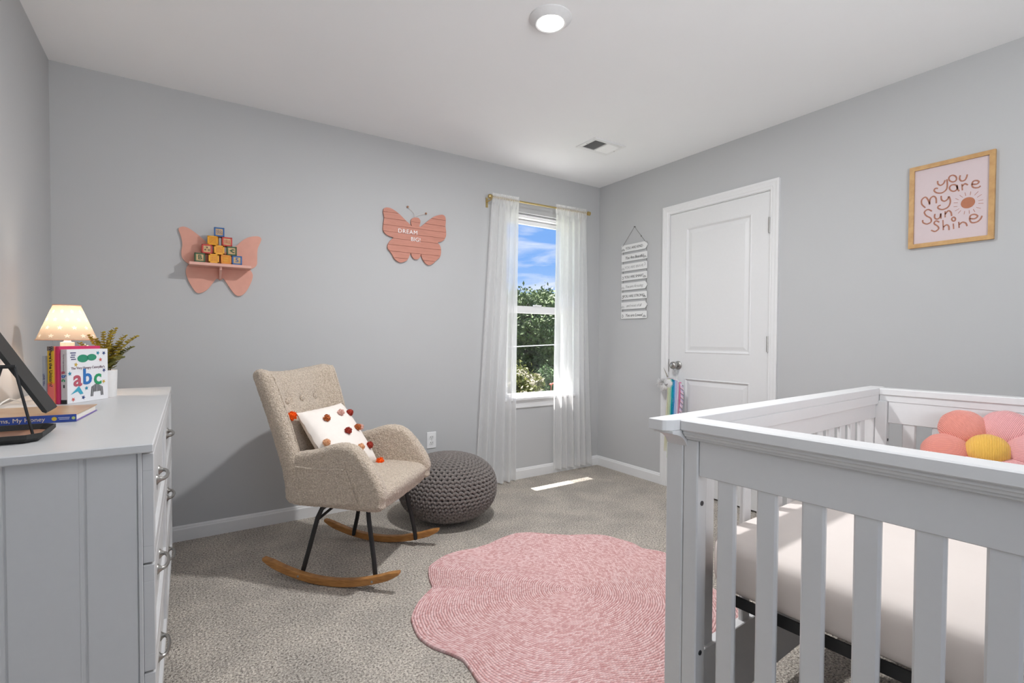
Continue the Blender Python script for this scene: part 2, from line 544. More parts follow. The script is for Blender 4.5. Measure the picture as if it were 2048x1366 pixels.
# jamb, stop, casing
b = MB()
b.box(X1 - .001, X1 + T, DY0, sy0 - .003, 0, sz1 + .003).box(X1 - .001, X1 + T, sy1 + .003, DY1, 0, sz1 + .003).box(X1 - .001, X1 + T, DY0, DY1, sz1 + .003, DZ)
b.box(X1 + .04, X1 + .055, DY0, sy0 + .012, 0, sz1).box(X1 + .04, X1 + .055, sy1 - .012, DY1, 0, sz1)
b.build('door_jamb', trim_m, door)
MB().box(X1 + .06, X1 + .07, DY0, DY1, 0, DZ).build('dark_backing', dark_m, door)  # near-black sheet painting in the shade behind the closed door
def casing(b, y0, y1, z1, w=.058):
    # mitred casing around the opening, stepped profile; inner edges y0,y1,z1
    prof = [(0, 0), (0, .009), (.006, .011), (.014, .011), (.018, .014), (.036, .015), (.044, .018), (w, .018), (w, 0)]
    n = len(prof)
    path = []
    for off, th in prof:
        path.append([(X1 - th, y0 - off, 0), (X1 - th, y0 - off, z1 + off), (X1 - th, y1 + off, z1 + off), (X1 - th, y1 + off, 0)])
    vs = [p for row in path for p in row]
    fs = []
    for i in range(n - 1):
        for k in range(3):
            fs.append((i * 4 + k, i * 4 + k + 1, (i + 1) * 4 + k + 1, (i + 1) * 4 + k))
    return b.add(vs, fs)
casing(MB(), 1.7105, 2.4785, 2.0505).build('door_casing', trim_m, door)
for z in (1.83, 1.087, 0.28):
    hb = MB()
    hb.tube([(XF - .007, sy0 - .001, z - .049), (XF - .007, sy0 - .001, z + .049)], .0062, 10)
    hb.box(XF - .003, XF, sy0 - .001, sy0 + .004, z - .045, z + .045)
    hb.build('hinge', nickel_m, door, smooth=True)
MB().box(XF - .0015, XF + .002, sy1 - .002, sy1 + .006, .87, .965).build('strike_plate', nickel_m, door)
kb = MB()
KY, KZ = 2.39, .922
kb.lathe([(.0, 0), (.030, 0), (.032, -.004), (.030, -.008), (.014, -.012), (.011, -.03), (.016, -.036), (.026, -.045), (.0285, -.055), (.026, -.066), (.016, -.073), (.0, -.075)], 28, (XF, KY, KZ), 'x')
knob = kb.build('door_knob', nickel_m, door, smooth=True, angle=60)
# ------------------------------------------------------------------ CURTAINS
rodt = thing('curtain_rod', 'brass curtain rod mounted above the window', 'curtain rod', (0, 0, 0))
RY, RZ = 3.160, 2.158
MB().tube([(1.905, RY, RZ), (2.86, RY, RZ + .012)], .0075, 12).build('rod', brass_m, rodt, smooth=True)
for x, z, s in ((1.895, RZ, -1), (2.862, RZ + .012, 1)):
    MB().lathe([(0, -.014), (.014, -.014), (.017, -.008), (.017, .010), (.014, .014), (0, .014)], 20, (x, RY, z), 'x').build('finial', brass_m, rodt, smooth=True)
for x, z in ((1.915, RZ), (2.845, RZ + .012)):
    bb_ = MB().tube([(x, RY, z - .009), (x, RY + .03, z - .016), (x, Y1 - .004, z - .016)], .005, 8)
    bb_.box(x - .009, x + .009, Y1 - .004, Y1, z - .06, z + .012)
    bb_.build('bracket', brass_m, rodt, smooth=True)

sheer = bpy.data.materials.new('white_sheer_voile'); sheer.use_nodes = True
t = sheer.node_tree; t.nodes.clear()
o_ = t.nodes.new('ShaderNodeOutputMaterial'); m1 = t.nodes.new('ShaderNodeMixShader'); m2 = t.nodes.new('ShaderNodeMixShader')
tp = t.nodes.new('ShaderNodeBsdfTransparent'); df = t.nodes.new('ShaderNodeBsdfDiffuse'); tl = t.nodes.new('ShaderNodeBsdfTranslucent')
df.inputs['Color'].default_value = (.9, .9, .9, 1); tl.inputs['Color'].default_value = (.97, .97, .97, 1)
m2.inputs[0].default_value = .60
t.links.new(df.outputs[0], m2.inputs[1]); t.links.new(tl.outputs[0], m2.inputs[2])
co = t.nodes.new('ShaderNodeTexCoord'); mpg = t.nodes.new('ShaderNodeMapping'); mpg.inputs['Scale'].default_value = (900, 900, 20)
nz = t.nodes.new('ShaderNodeTexNoise'); nz.inputs['Scale'].default_value = 1
t.links.new(co.outputs['Object'], mpg.inputs[0]); t.links.new(mpg.outputs[0], nz.inputs['Vector'])
mr = t.nodes.new('ShaderNodeMapRange'); mr.inputs[1].default_value = .3; mr.inputs[2].default_value = .7; mr.inputs[3].default_value = .68; mr.inputs[4].default_value = .76
t.links.new(nz.outputs['Fac'], mr.inputs[0]); t.links.new(mr.outputs[0], m1.inputs[0])
t.links.new(tp.outputs[0], m1.inputs[1]); t.links.new(m2.outputs[0], m1.inputs[2]); t.links.new(m1.outputs[0], o_.inputs[0])

def curtain(name, label, tl_, tr_, bl_, br_, n, seed, ztop, zbot, flip=False):
    rnd = random.Random(seed)
    ph = [rnd.uniform(0, 6.28) for _ in range(6)]
    root = thing(name, label, 'curtain')
    def f(u, v):
        # v: 0 bottom .. 1 top
        z = zbot + (ztop - zbot) * v
        e = (1 - v)
        w = u + .018 * math.sin(5 * PI * u + ph[0] + 2 * e)
        x = (tl_ * v + bl_ * e) * (1 - w) + (tr_ * v + br_ * e) * w
        amp = .010 + .017 * min(1, e * 1.6)
        y = RY + .034 * min(1, e * 1.5) + amp * (math.sin(2 * PI * n * u + ph[1] + .7 * e) + .35 * math.sin(2 * PI * n * 1.9 * u + ph[2] + 1.6 * e))
        if v > .975: y = RY + .010 * math.sin(2 * PI * n * 2.2 * u + ph[3])
        x += .012 * e * math.sin(2 * PI * n * u + ph[4])
        return (x, y, z)
    MB().grid(f, 150, 70).build('panel', sheer, root, smooth=True, angle=0)
    def hem(u, v):
        p = f(u, v * .035)
        return (p[0], p[1] - .0015, p[2])
    MB().grid(hem, 150, 3).build('hem', sheer, root, smooth=True, angle=0)
    b = MB()
    def head(u, v):
        x = tl_ + (tr_ - tl_) * u
        a = .0105 + .003 * math.sin(2 * PI * n * 3 * u + ph[5])
        an = -PI * .5 + 2 * PI * v
        return (x, RY + a * math.cos(an), (RZ + .012 * (x - 1.9)) + a * math.sin(an) + .004 * math.sin(2 * PI * n * 3.1 * u))
    b.grid(head, 120, 10)
    def ruff(u, v):
        x = tl_ + (tr_ - tl_) * u
        return (x, RY + (.004 + .006 * v) * math.sin(2 * PI * n * 3 * u + ph[5]), RZ + .012 * (x - 1.9) + .009 + .022 * v)
    b.grid(ruff, 120, 3)
    b.build('rod_pocket', sheer, root, smooth=True, angle=0)
    return root
curtain('sheer_curtain', 'white sheer curtain on the left side of the window', 1.905, 2.150, 1.79, 2.155, 5.0, 3, 2.155, .012)
curtain('sheer_curtain', 'white sheer curtain beside the room corner, right of the window', 2.508, 2.835, 2.525, 2.92, 6.0, 11, 2.162, .035)

# ------------------------------------------------------------------ CEILING LIGHT, VENT, OUTLET
lt = thing('ceiling_light', 'round white recessed ceiling light, switched on', 'ceiling light', (1.279, 1.655, H))
MB().lathe([(.088, 0), (.0885, -.004), (.084, -.008), (.070, -.019), (.062, -.024), (.056, -.022), (.056, -.004), (0, -.004)], 48).build('trim_ring', mat('white_metal_trim', (.72, .72, .72), .5), lt, smooth=True)
MB().lathe([(.056, -.018), (.05, -.0225), (.03, -.0245), (0, -.025)], 40).build('lens', mat('lit_lens', (1.0, .97, .92), .5, emit=9.0), lt, smooth=True)
ld = bpy.data.lights.new('ceiling_lamp', 'AREA'); ld.shape = 'DISK'; ld.size = .10; ld.energy = 32; ld.color = (.98, .985, 1.0)
lo = bpy.data.objects.new('ceiling_lamp', ld); COL.objects.link(lo); lo.location = (0, 0, -.028); lo.parent = lt

vt = thing('ceiling_vent', 'white rectangular ceiling air register near the window corner', 'vent', (2.412, 2.546, H))
b = MB()
hw, hd, iw, idp = .142, .100, .112, .068
for a in ((-hw, hw, -hd, -idp), (-hw, hw, idp, hd), (-hw, -iw, -idp, idp), (iw, hw, -idp, idp)):
    b.box(a[0], a[1], a[2], a[3], -.007, 0, .002)
b.box(-.004, .004, -idp, idp, -.007, 0)
b.build('frame', vinyl_m, vt)
MB().box(-iw, iw, -idp, idp, -.0012, -.0004).build('duct', mat('duct_grey', (.16, .16, .16), .7), vt)
lv = None
for sgn in (-1, 1):
    n_ = 11
    for k in range(n_):
        x = -sgn * (.009 + (k + .5) * (.101 / n_))
        bb_ = MB().add([(-.0042 * sgn, -idp, -.0065), (.0042 * sgn, -idp, -.0012), (.0042 * sgn, idp, -.0012), (-.0042 * sgn, idp, -.0065),
                        (-.0042 * sgn, -idp, -.0057), (.0042 * sgn, -idp, -.0004), (.0042 * sgn, idp, -.0004), (-.0042 * sgn, idp, -.0057)],
                       [(0, 1, 2, 3), (7, 6, 5, 4), (0, 4, 5, 1), (2, 6, 7, 3), (0, 3, 7, 4), (1, 5, 6, 2)])
        o = bb_.build('louver', vinyl_m, vt); o.location = (x, 0, 0)
for x, y in ((-.127, 0), (.127, 0)):
    MB().lathe([(.004, -.0075), (.003, -.0085), (0, -.009)], 10, (x, y, 0)).build('screw', nickel_m, vt)

ot = thing('wall_outlet', 'white double electrical outlet low on the long wall', 'outlet', (1.466, Y1, .391))
MB().box(-.0355, .0355, -.006, 0, -.058, .058, .003).build('cover_plate', vinyl_m, ot)
for z in (.0195, -.0195):
    q = []
    for k in range(24):
        a = 2 * PI * k / 24
        q.append((max(-.0165, min(.0165, .0185 * math.cos(a))), z + .0145 * math.sin(a)))
    r_ = MB().prism(q, -.0085, -.006, 'xz').build('receptacle', mat('outlet_face', (.74, .74, .73), .3), ot)
    sl = MB().box(-.0078, -.0054, -.0090, -.0084, z - .001, z + .0075).box(.0054, .0078, -.0090, -.0084, z - .0005, z + .0065)
    sl.lathe([(.0024, 0), (0, 0.0004)], 10, (0, -.0090, z - .0075), 'y')
    sl.build('socket_hole', dark_m, r_)
MB().lathe([(.003, 0), (0, -.001)], 10, (0, -.0065, 0), 'y').build('screw', nickel_m, ot)

# ------------------------------------------------------------------ BUTTERFLY SHELF + BLOCKS
SHELF = [(-0.0139,1.6908),(-0.0073,1.7042),(0.0099,1.7096),(0.0312,1.7043),(0.058,1.6869),(0.085,1.6645),(0.1096,1.6416),(0.1427,1.603),(0.1679,1.5761),(0.1849,1.5745),(0.2051,1.5929),(0.2282,1.6118),(0.2575,1.6314),(0.2842,1.661),(0.314,1.6845),(0.3472,1.6967),(0.3747,1.6982),(0.3869,1.686),(0.3806,1.6615),(0.3682,1.6295),(0.365,1.5986),(0.3648,1.5646),(0.3631,1.5373),(0.3524,1.5194),(0.3281,1.5039),(0.3371,1.4877),(0.3415,1.4677),(0.3338,1.4333),(0.3155,1.3915),(0.2974,1.3635),(0.2735,1.3489),(0.253,1.3545),(0.2327,1.38),(0.2098,1.4184),(0.1927,1.4436),(0.1869,1.4383),(0.1769,1.4327),(0.1685,1.4386),(0.1586,1.4379),(0.1359,1.4038),(0.1134,1.3731),(0.0829,1.3553),(0.0638,1.359),(0.0477,1.3822),(0.0318,1.4131),(0.02,1.4473),(0.0176,1.4758),(0.0257,1.5019),(0.0312,1.5103),(0.0139,1.5231),(0.0008,1.5441),(-0.0022,1.5754),(0.0026,1.6075),(0.0002,1.6389),(-0.0062,1.6665)]
PLANKS = [(1.115,1.9645),(1.1219,1.974),(1.1394,1.98),(1.1641,1.9786),(1.1926,1.9673),(1.2249,1.9479),(1.2612,1.9183),(1.2943,1.8932),(1.3129,1.8781),(1.3073,1.8949),(1.3073,1.9193),(1.3203,1.9351),(1.339,1.9411),(1.3615,1.9407),(1.3748,1.9249),(1.3748,1.9072),(1.3673,1.885),(1.3805,1.885),(1.411,1.912),(1.4457,1.9415),(1.4808,1.9678),(1.5202,1.9841),(1.5481,1.988),(1.5642,1.9757),(1.5691,1.9472),(1.5663,1.9105),(1.5717,1.8674),(1.5685,1.8342),(1.5525,1.8105),(1.5325,1.7974),(1.5067,1.7891),(1.5226,1.7709),(1.5319,1.7429),(1.5307,1.7101),(1.5208,1.6837),(1.4932,1.6595),(1.4657,1.6336),(1.4385,1.6241),(1.4192,1.6314),(1.3999,1.6511),(1.3846,1.6781),(1.3808,1.6955),(1.3751,1.6772),(1.3619,1.6601),(1.343,1.6548),(1.328,1.6587),(1.3131,1.6749),(1.3063,1.6935),(1.2982,1.6805),(1.2853,1.6513),(1.2651,1.6337),(1.2359,1.6242),(1.2142,1.6292),(1.189,1.6459),(1.1747,1.672),(1.157,1.6942),(1.1429,1.7133),(1.1447,1.7373),(1.1605,1.763),(1.1819,1.7859),(1.157,1.7916),(1.1324,1.8023),(1.1166,1.8191),(1.1114,1.8388),(1.1149,1.8765),(1.1191,1.911),(1.1132,1.944)]
STROKES = [[(0.8859,1.8877),(0.8839,1.8725),(0.8737,1.8635),(0.8622,1.8711),(0.8575,1.8846)],[(0.851,1.887),(0.8489,1.8636),(0.8517,1.8392),(0.868,1.8264),(0.8882,1.8312),(0.8986,1.8443),(0.8937,1.8537),(0.8835,1.8512)],[(0.8145,1.8804),(0.8189,1.8923),(0.8294,1.9),(0.8397,1.8978),(0.8438,1.8881),(0.8393,1.8761),(0.8288,1.8684),(0.8185,1.8707),(0.8145,1.8804)],[(0.802,1.8927),(0.804,1.8768),(0.7974,1.8648),(0.7848,1.8656),(0.7788,1.8783),(0.7768,1.89)],[(0.8112,1.8354),(0.8162,1.849),(0.826,1.8548),(0.8363,1.8524),(0.8403,1.8426),(0.8359,1.8307),(0.8254,1.8232),(0.8158,1.8258),(0.8112,1.8354)],[(0.8124,1.8501),(0.8101,1.831),(0.8045,1.8186)],[(0.7955,1.85),(0.7928,1.8198)],[(0.7938,1.8393),(0.7845,1.8484),(0.7734,1.8395)],[(0.7595,1.84),(0.7426,1.8365),(0.7352,1.8446),(0.7429,1.8527),(0.7551,1.8518),(0.7595,1.8368),(0.7531,1.823),(0.7377,1.8192),(0.7288,1.825)],[(0.9316,1.7685),(0.9459,1.7889),(0.9463,1.8106),(0.9325,1.8204),(0.9218,1.805),(0.9145,1.7798)],[(0.9146,1.7841),(0.9133,1.8073),(0.9015,1.8174),(0.8911,1.8065),(0.889,1.7806)],[(0.8711,1.8124),(0.8691,1.793),(0.8573,1.784),(0.8459,1.7919),(0.8429,1.8037)],[(0.8412,1.8033),(0.8359,1.7771),(0.8436,1.7538),(0.8632,1.7454),(0.88,1.7532),(0.8819,1.7642),(0.8719,1.7684)],[(0.9053,1.7458),(0.921,1.7577),(0.9347,1.7477),(0.9274,1.729),(0.9098,1.7126),(0.9078,1.6951),(0.9231,1.6873),(0.939,1.6968),(0.941,1.7101)],[(0.8931,1.7305),(0.8945,1.7138),(0.8859,1.7036),(0.8742,1.7098),(0.8712,1.7282)],[(0.8702,1.728),(0.8697,1.7026)],[(0.8548,1.7353),(0.8542,1.7058)],[(0.8545,1.7205),(0.8433,1.7349),(0.8333,1.7266),(0.8297,1.7072)],[(0.8755,1.6868),(0.8891,1.6958),(0.8957,1.6843),(0.8819,1.669),(0.8783,1.6556),(0.8916,1.6452),(0.9071,1.6544)],[(0.8623,1.6948),(0.8597,1.646)],[(0.86,1.6607),(0.8486,1.6691),(0.8403,1.6613),(0.8383,1.6421)],[(0.8232,1.6706),(0.8214,1.6445)],[(0.8152,1.6898),(0.8179,1.6969),(0.8225,1.7003),(0.827,1.6987),(0.8294,1.6926),(0.8267,1.6854),(0.8221,1.682),(0.8177,1.6836),(0.8152,1.6898)],[(0.8034,1.6751),(0.8013,1.6459)],[(0.8016,1.6603),(0.7907,1.6706),(0.778,1.6641),(0.773,1.6489)],[(0.7643,1.683),(0.7473,1.6785),(0.7368,1.6885),(0.7477,1.6987),(0.7615,1.6955),(0.7642,1.6777),(0.7562,1.662),(0.7379,1.6625),(0.726,1.6743),(0.7217,1.6874)]]
RAYS = [[(0.7838,1.8082),(0.7803,1.7911)],[(0.7629,1.8073),(0.7648,1.7903)],[(0.7365,1.8017),(0.7493,1.7866)],[(0.7241,1.7851),(0.74,1.7748)],[(0.7186,1.7586),(0.7357,1.7585)],[(0.7177,1.7433),(0.7355,1.7464)],[(0.7269,1.7213),(0.7422,1.7298)],[(0.7528,1.724),(0.7464,1.7093)],[(0.7672,1.7218),(0.7663,1.7054)],[(0.7828,1.721),(0.785,1.7063)],[(0.7964,1.7272),(0.8067,1.7149)],[(0.803,1.7368),(0.8178,1.7284)],[(0.8096,1.7485),(0.8234,1.7494)],[(0.8083,1.7655),(0.8237,1.7681)],[(0.8053,1.7784),(0.8176,1.7875)],[(0.7912,1.7867),(0.8025,1.7996)]]

pink_m = mat('salmon_painted_wood', (.68, .335, .255), .6, var=.04, vscale=25)
pink2_m = mat('salmon_painted_wood_edge', (.72, .40, .325), .55, var=.03)
plank_m = mat('salmon_shiplap', (.56, .245, .18), .62, color2=(.50, .215, .155), vscale=14, detail=5, stretch=(1, 1, 9))
sh = thing('butterfly_shelf', 'salmon pink butterfly shaped wall shelf holding toy blocks', 'wall shelf', (0, 0, 0))
out = catmull(SHELF, 3)
def flat_shape(poly, y0, y1, name, m, parent):
    bm = bmesh.new()
    vs = [bm.verts.new((x, y1, z)) for x, z in poly]
    f = bm.faces.new(vs); f.normal_update()
    bmesh.ops.triangulate(bm, faces=[f])
    r = bmesh.ops.extrude_face_region(bm, geom=bm.faces[:])
    for v in [g for g in r['geom'] if isinstance(g, bmesh.types.BMVert)]: v.co.y = y0
    bmesh.ops.recalc_face_normals(bm, faces=bm.faces)
    me = bpy.data.meshes.new(name); bm.to_mesh(me); bm.free(); me.materials.append(m)
    o = bpy.data.objects.new(name, me); COL.objects.link(o); o.parent = parent
    return o
flat_shape(out, Y1 - .012, Y1 - .001, 'butterfly_back', pink_m, sh)
MB().box(.0315, .324, 3.130, Y1 - .012, 1.497, 1.513, .0015).build('shelf_board', pink2_m, sh)
b = MB().prism([(Y1 - .012, 1.497), (3.145, 1.497), (3.150, 1.480), (3.185, 1.455), (3.205, 1.440), (Y1 - .012, 1.436)], .1715, .1825, 'yz')
b.build('support_bracket', pink2_m, sh)

def pm(name, c): return mat(name, c, .45, var=.03)
blue_m = pm('blue_block_paint', (.03, .12, .33)); yel_m = pm('yellow_block_paint', (.80, .36, .02)); red_m = pm('red_block_paint', (.52, .045, .03)); grn_m = pm('green_block_paint', (.05, .10, .035)); org_m = pm('orange_block_paint', (.72, .25, .02))
wood_m = mat('natural_block_wood', (.62, .42, .22), .6, color2=(.50, .32, .15), vscale=60)
woody_m = mat('yellow_stained_wood', (.72, .33, .03), .55, var=.08)
BS = .0485
def block(name, label, x, row, m, face_m, kind, rz=0.0):
    t_ = thing(name, label, 'toy block', (x, 3.134 + BS / 2, 1.513 + BS * (row + .5) + .0003), rz, 'toy blocks stacked on the butterfly shelf')
    h_ = BS / 2
    # wooden cube core with a coloured raised rim round each side
    b = MB().box(-h_ + .0018, h_ - .0018, -h_ + .0018, h_ - .0018, -h_ + .0018, h_ - .0018)
    b.build('core', face_m, t_)
    b = MB(); w = .0075
    for ax in range(3):
        for s1 in (-1, 1):
            for s2 in (-1, 1):
                lo = [-h_] * 3; hi = [h_] * 3
                o1, o2 = [i for i in range(3) if i != ax]
                if s1 > 0: lo[o1] = h_ - w
                else: hi[o1] = -h_ + w
                if s2 > 0: lo[o2] = h_ - w
                else: hi[o2] = -h_ + w
                b.box(lo[0], hi[0], lo[1], hi[1], lo[2], hi[2], .0008)
    b.build('rim', m, t_)
    yf = -h_ + .0015
    ink = m if kind not in ('sq', 'x', 'circ', 'y') else org_m
    g = MB()
    if kind == 'bars':
        for k in range(4): g.box(-.012 + k * .0072, -.0095 + k * .0072, yf - .0012, yf + .0005, -.010, .010)
    elif kind == 'waves':
        for k in range(3):
            g.tube([(-.010 + k * .009 + .0022 * math.sin(j * 1.57), yf, -.011 + j * .0028) for j in range(9)], .0012, 5)
    elif kind == 'dots':
        for x_, z_ in ((0, .008), (-.009, -.005), (.009, -.005)): g.lathe([(.0038, .0004), (.0038, -.0012), (0, -.0012)], 6, (x_, yf, z_), 'y')
    elif kind == 'circ':
        g.tube([(.012 * math.cos(a * PI / 9), yf, .012 * math.sin(a * PI / 9)) for a in range(18)], .0012, 5, closed=True)
        g.tube([(.006 * math.cos(a * PI / 6), yf, .006 * math.sin(a * PI / 6)) for a in range(12)], .001, 5, closed=True)
    elif kind == 'sq':
        g.tube([(-.013, yf, -.013), (.013, yf, -.013), (.013, yf, .013), (-.013, yf, .013)], .0011, 5, closed=True)
        g.tube([(-.012, yf, 0), (.012, yf, 0)], .001, 5)
    elif kind == 'y':
        g.tube([(-.012, yf, -.012), (0, yf, -.002), (.012, yf, .012)], .0011, 5).tube([(.013 * math.cos(a * PI / 9), yf, .013 * math.sin(a * PI / 9)) for a in range(18)], .0008, 5, closed=True)
    elif kind == 'x':
        for s_ in (-1, 1):
            for q_ in (-1, 1): g.lathe([(.0045, .0004), (.0045, -.0012), (0, -.0012)], 4, (s_ * .0065, yf, q_ * .0065), 'y')
    elif kind == 'A':
        g.add([(-.012, yf - .001, .002), (.008, yf - .001, .013), (.002, yf - .001, .002), (.008, yf - .001, -.013)], [(0, 1, 2), (0, 2, 3)])
        g.box(.002, .013, yf - .001, yf + .0005, .004, .009).box(.002, .013, yf - .001, yf + .0005, -.004, -.009)
    if g.v: g.build('symbol', ink if kind != 'dots' else mat('dark_ink', (.05, .02, .02), .6), t_)
    if kind in ('B', '5'): text(kind, .034, (1, 0, 0), (0, 0, 1), (0, yf - .0006, 0), t_, ink, bold=.02, name='letter')
    return t_
block('toy_block', 'green toy block with the letter B, bottom row', .0796, 0, grn_m, wood_m, 'B', .03)
block('toy_block', 'yellow toy block with four cross diamonds, bottom row', .1438, 0, yel_m, woody_m, 'x')
block('toy_block', 'orange toy block with a faint square, bottom row', .2005, 0, org_m, woody_m, 'sq', .02)
block('toy_block', 'blue toy block with the number 5 on the right end', .2546, 0, blue_m, wood_m, '5', -.03)
block('toy_block', 'red toy block with three dark dots', .1125, 1, red_m, wood_m, 'dots', .02)
block('toy_block', 'yellow toy block with round rings in the middle of the pile', .1697, 1, yel_m, woody_m, 'circ')
block('toy_block', 'green toy block with an arrow shaped symbol', .2293, 1, grn_m, wood_m, 'A', -.02)
block('toy_block', 'yellow toy block under the blue top block, left', .1425, 2, yel_m, woody_m, 'y', -.16)
block('toy_block', 'red toy block with four upright bars', .2065, 2, red_m, wood_m, 'bars', .03)
block('toy_block', 'blue toy block with wavy lines on top of the pile', .1706, 3, blue_m, wood_m, 'waves', -.03)

# ------------------------------------------------------------------ BUTTERFLY SIGN
bs = thing('butterfly_sign', 'salmon pink plank butterfly sign reading DREAM BIG!', 'wall sign')
outp = catmull(PLANKS, 3)
zc = [2.1, 1.951, 1.909, 1.866, 1.823, 1.7815, 1.738, 1.695, 1.653, 1.5]
def band(poly, z0, z1, y0, y1, parent):
    bm = bmesh.new()
    f = bm.faces.new([bm.verts.new((x, y1, z)) for x, z in poly]); f.normal_update()
    bmesh.ops.triangulate(bm, faces=[f])
    bmesh.ops.bisect_plane(bm, geom=bm.verts[:] + bm.edges[:] + bm.faces[:], plane_co=(0, 0, z1), plane_no=(0, 0, 1), clear_outer=True)
    bmesh.ops.bisect_plane(bm, geom=bm.verts[:] + bm.edges[:] + bm.faces[:], plane_co=(0, 0, z0), plane_no=(0, 0, -1), clear_outer=True)
    # one plank piece per connected island (left wing, head, right wing ...)
    bm.verts.index_update(); bm.faces.ensure_lookup_table()
    left = set(bm.faces)
    while left:
        st = [left.pop()]; isl = list(st)
        while st:
            for e2 in st.pop().edges:
                for f2 in e2.link_faces:
                    if f2 in left: left.remove(f2); st.append(f2); isl.append(f2)
        b2 = bmesh.new(); mp_ = {}
        for f2 in isl:
            for v in f2.verts:
                if v not in mp_: mp_[v] = b2.verts.new(v.co)
            b2.faces.new([mp_[v] for v in f2.verts])
        r = bmesh.ops.extrude_face_region(b2, geom=b2.faces[:])
        for v in [g for g in r['geom'] if isinstance(g, bmesh.types.BMVert)]: v.co.y = y0
        bmesh.ops.recalc_face_normals(b2, faces=b2.faces)
        me = bpy.data.meshes.new('plank'); b2.to_mesh(me); b2.free(); me.materials.append(plank_m)
        o = bpy.data.objects.new('plank', me); COL.objects.link(o); o.parent = parent
    bm.free()
for k in range(len(zc) - 1):
    band(outp, zc[k + 1] + .0009, zc[k] - .0009, Y1 - .016, Y1 - .004, bs)
flat_shape(inset_poly(outp, .002), Y1 - .0045, Y1 - .001, 'backing_board', mat('dark_salmon', (.20, .07, .05), .8), bs)
ltr = mat('white_lettering', (.85, .85, .85), .4)
text('DREAM', .040, (1, 0, 0), (0, 0, 1), (1.284, Y1 - .0170, 1.8355), bs, ltr, space=1.12)
text('BIG!', .040, (1, 0, 0), (0, 0, 1), (1.341, Y1 - .0170, 1.789), bs, ltr, space=1.0)
for pts, end in (([(1.335, 1.940), (1.3314, 1.968), (1.3128, 1.9865), (1.2895, 2.003)], (1.285, 2.0068)), ([(1.338, 1.940), (1.3464, 1.953), (1.3728, 1.9634), (1.412, 1.978)], (1.4186, 1.9805))):
    MB().tube([(x, Y1 - .010, z) for x, z in pts], .0014, 6).build('antenna', mat('pale_wire', (.6, .55, .52), .5), bs, smooth=True)
    MB().sphere((end[0], Y1 - .012, end[1]), .0075).build('antenna_bead', mat('wooden_bead', (.38, .2, .12), .6), bs, smooth=True)

# ------------------------------------------------------------------ FRAMED PRINT
fp = thing('framed_print', 'framed pink print reading you are my sunshine', 'picture frame', (0, 0, 0))
FXo, FXi = X1 - .018, X1 - .001
fy0, fy1, fz0, fz1 = .679, .996, 1.5745, 1.977
b = MB(); w = .020
def mitre(b, pts, x0, x1):
    vs = [(x0, y, z) for y, z in pts] + [(x1, y, z) for y, z in pts]
    b.add(vs, [(0, 1, 2, 3), (7, 6, 5, 4)] + [(i, (i + 1) % 4, 4 + (i + 1) % 4, 4 + i) for i in range(4)])
O_ = [(fy0, fz0), (fy1, fz0), (fy1, fz1), (fy0, fz1)]
I_ = [(fy0 + w, fz0 + w), (fy1 - w, fz0 + w), (fy1 - w, fz1 - w), (fy0 + w, fz1 - w)]
for k in range(4):
    bb_ = MB(); j = (k + 1) % 4
    mitre(bb_, [O_[k], O_[j], I_[j], I_[k]], FXo, FXi)
    bb_.build('frame_side', ply_m, fp)
MB().box(X1 - .009, X1 - .002, fy0 + w, fy1 - w, fz0 + w, fz1 - w).build('paper', mat('pale_pink_paper', (.60, .50, .51), .6, var=.01), fp)
ink_m = mat('dusty_rose_ink', (.34, .135, .095), .7, color2=(.40, .19, .12), vscale=90)
sb_ = MB()
def ribbon(b, pts, w, x):
    P = catmull(pts, 5, False) if len(pts) > 2 else pts
    n = len(P); vs = []
    for i, p in enumerate(P):
        a = np.array(P[max(i - 1, 0)]); c = np.array(P[min(i + 1, n - 1)]); t_ = c - a; t_ = t_ / (np.hypot(*t_) + 1e-9)
        e_ = w * (1 if 0 < i < n - 1 else .8)
        for s_ in (-1, 1): vs.append((x, p[0] - s_ * t_[1] * e_, p[1] + s_ * t_[0] * e_))
    b.add(vs, [(2 * i, 2 * i + 1, 2 * i + 3, 2 * i + 2) for i in range(n - 1)])
for s_ in STROKES: ribbon(sb_, s_, .0032, X1 - .0096)
sb_.build('lettering', ink_m, fp)
sb_ = MB()
for s_ in RAYS: ribbon(sb_, s_, .0011, X1 - .0096)
sb_.add([(X1 - .0097, .7722 + .0255 * math.cos(k * PI / 16), 1.7574 + .0255 * math.sin(k * PI / 16)) for k in range(32)], [tuple(range(32))])
sb_.build('printed_sun', mat('terracotta_ink', (.42, .16, .085), .7, var=.05), fp)

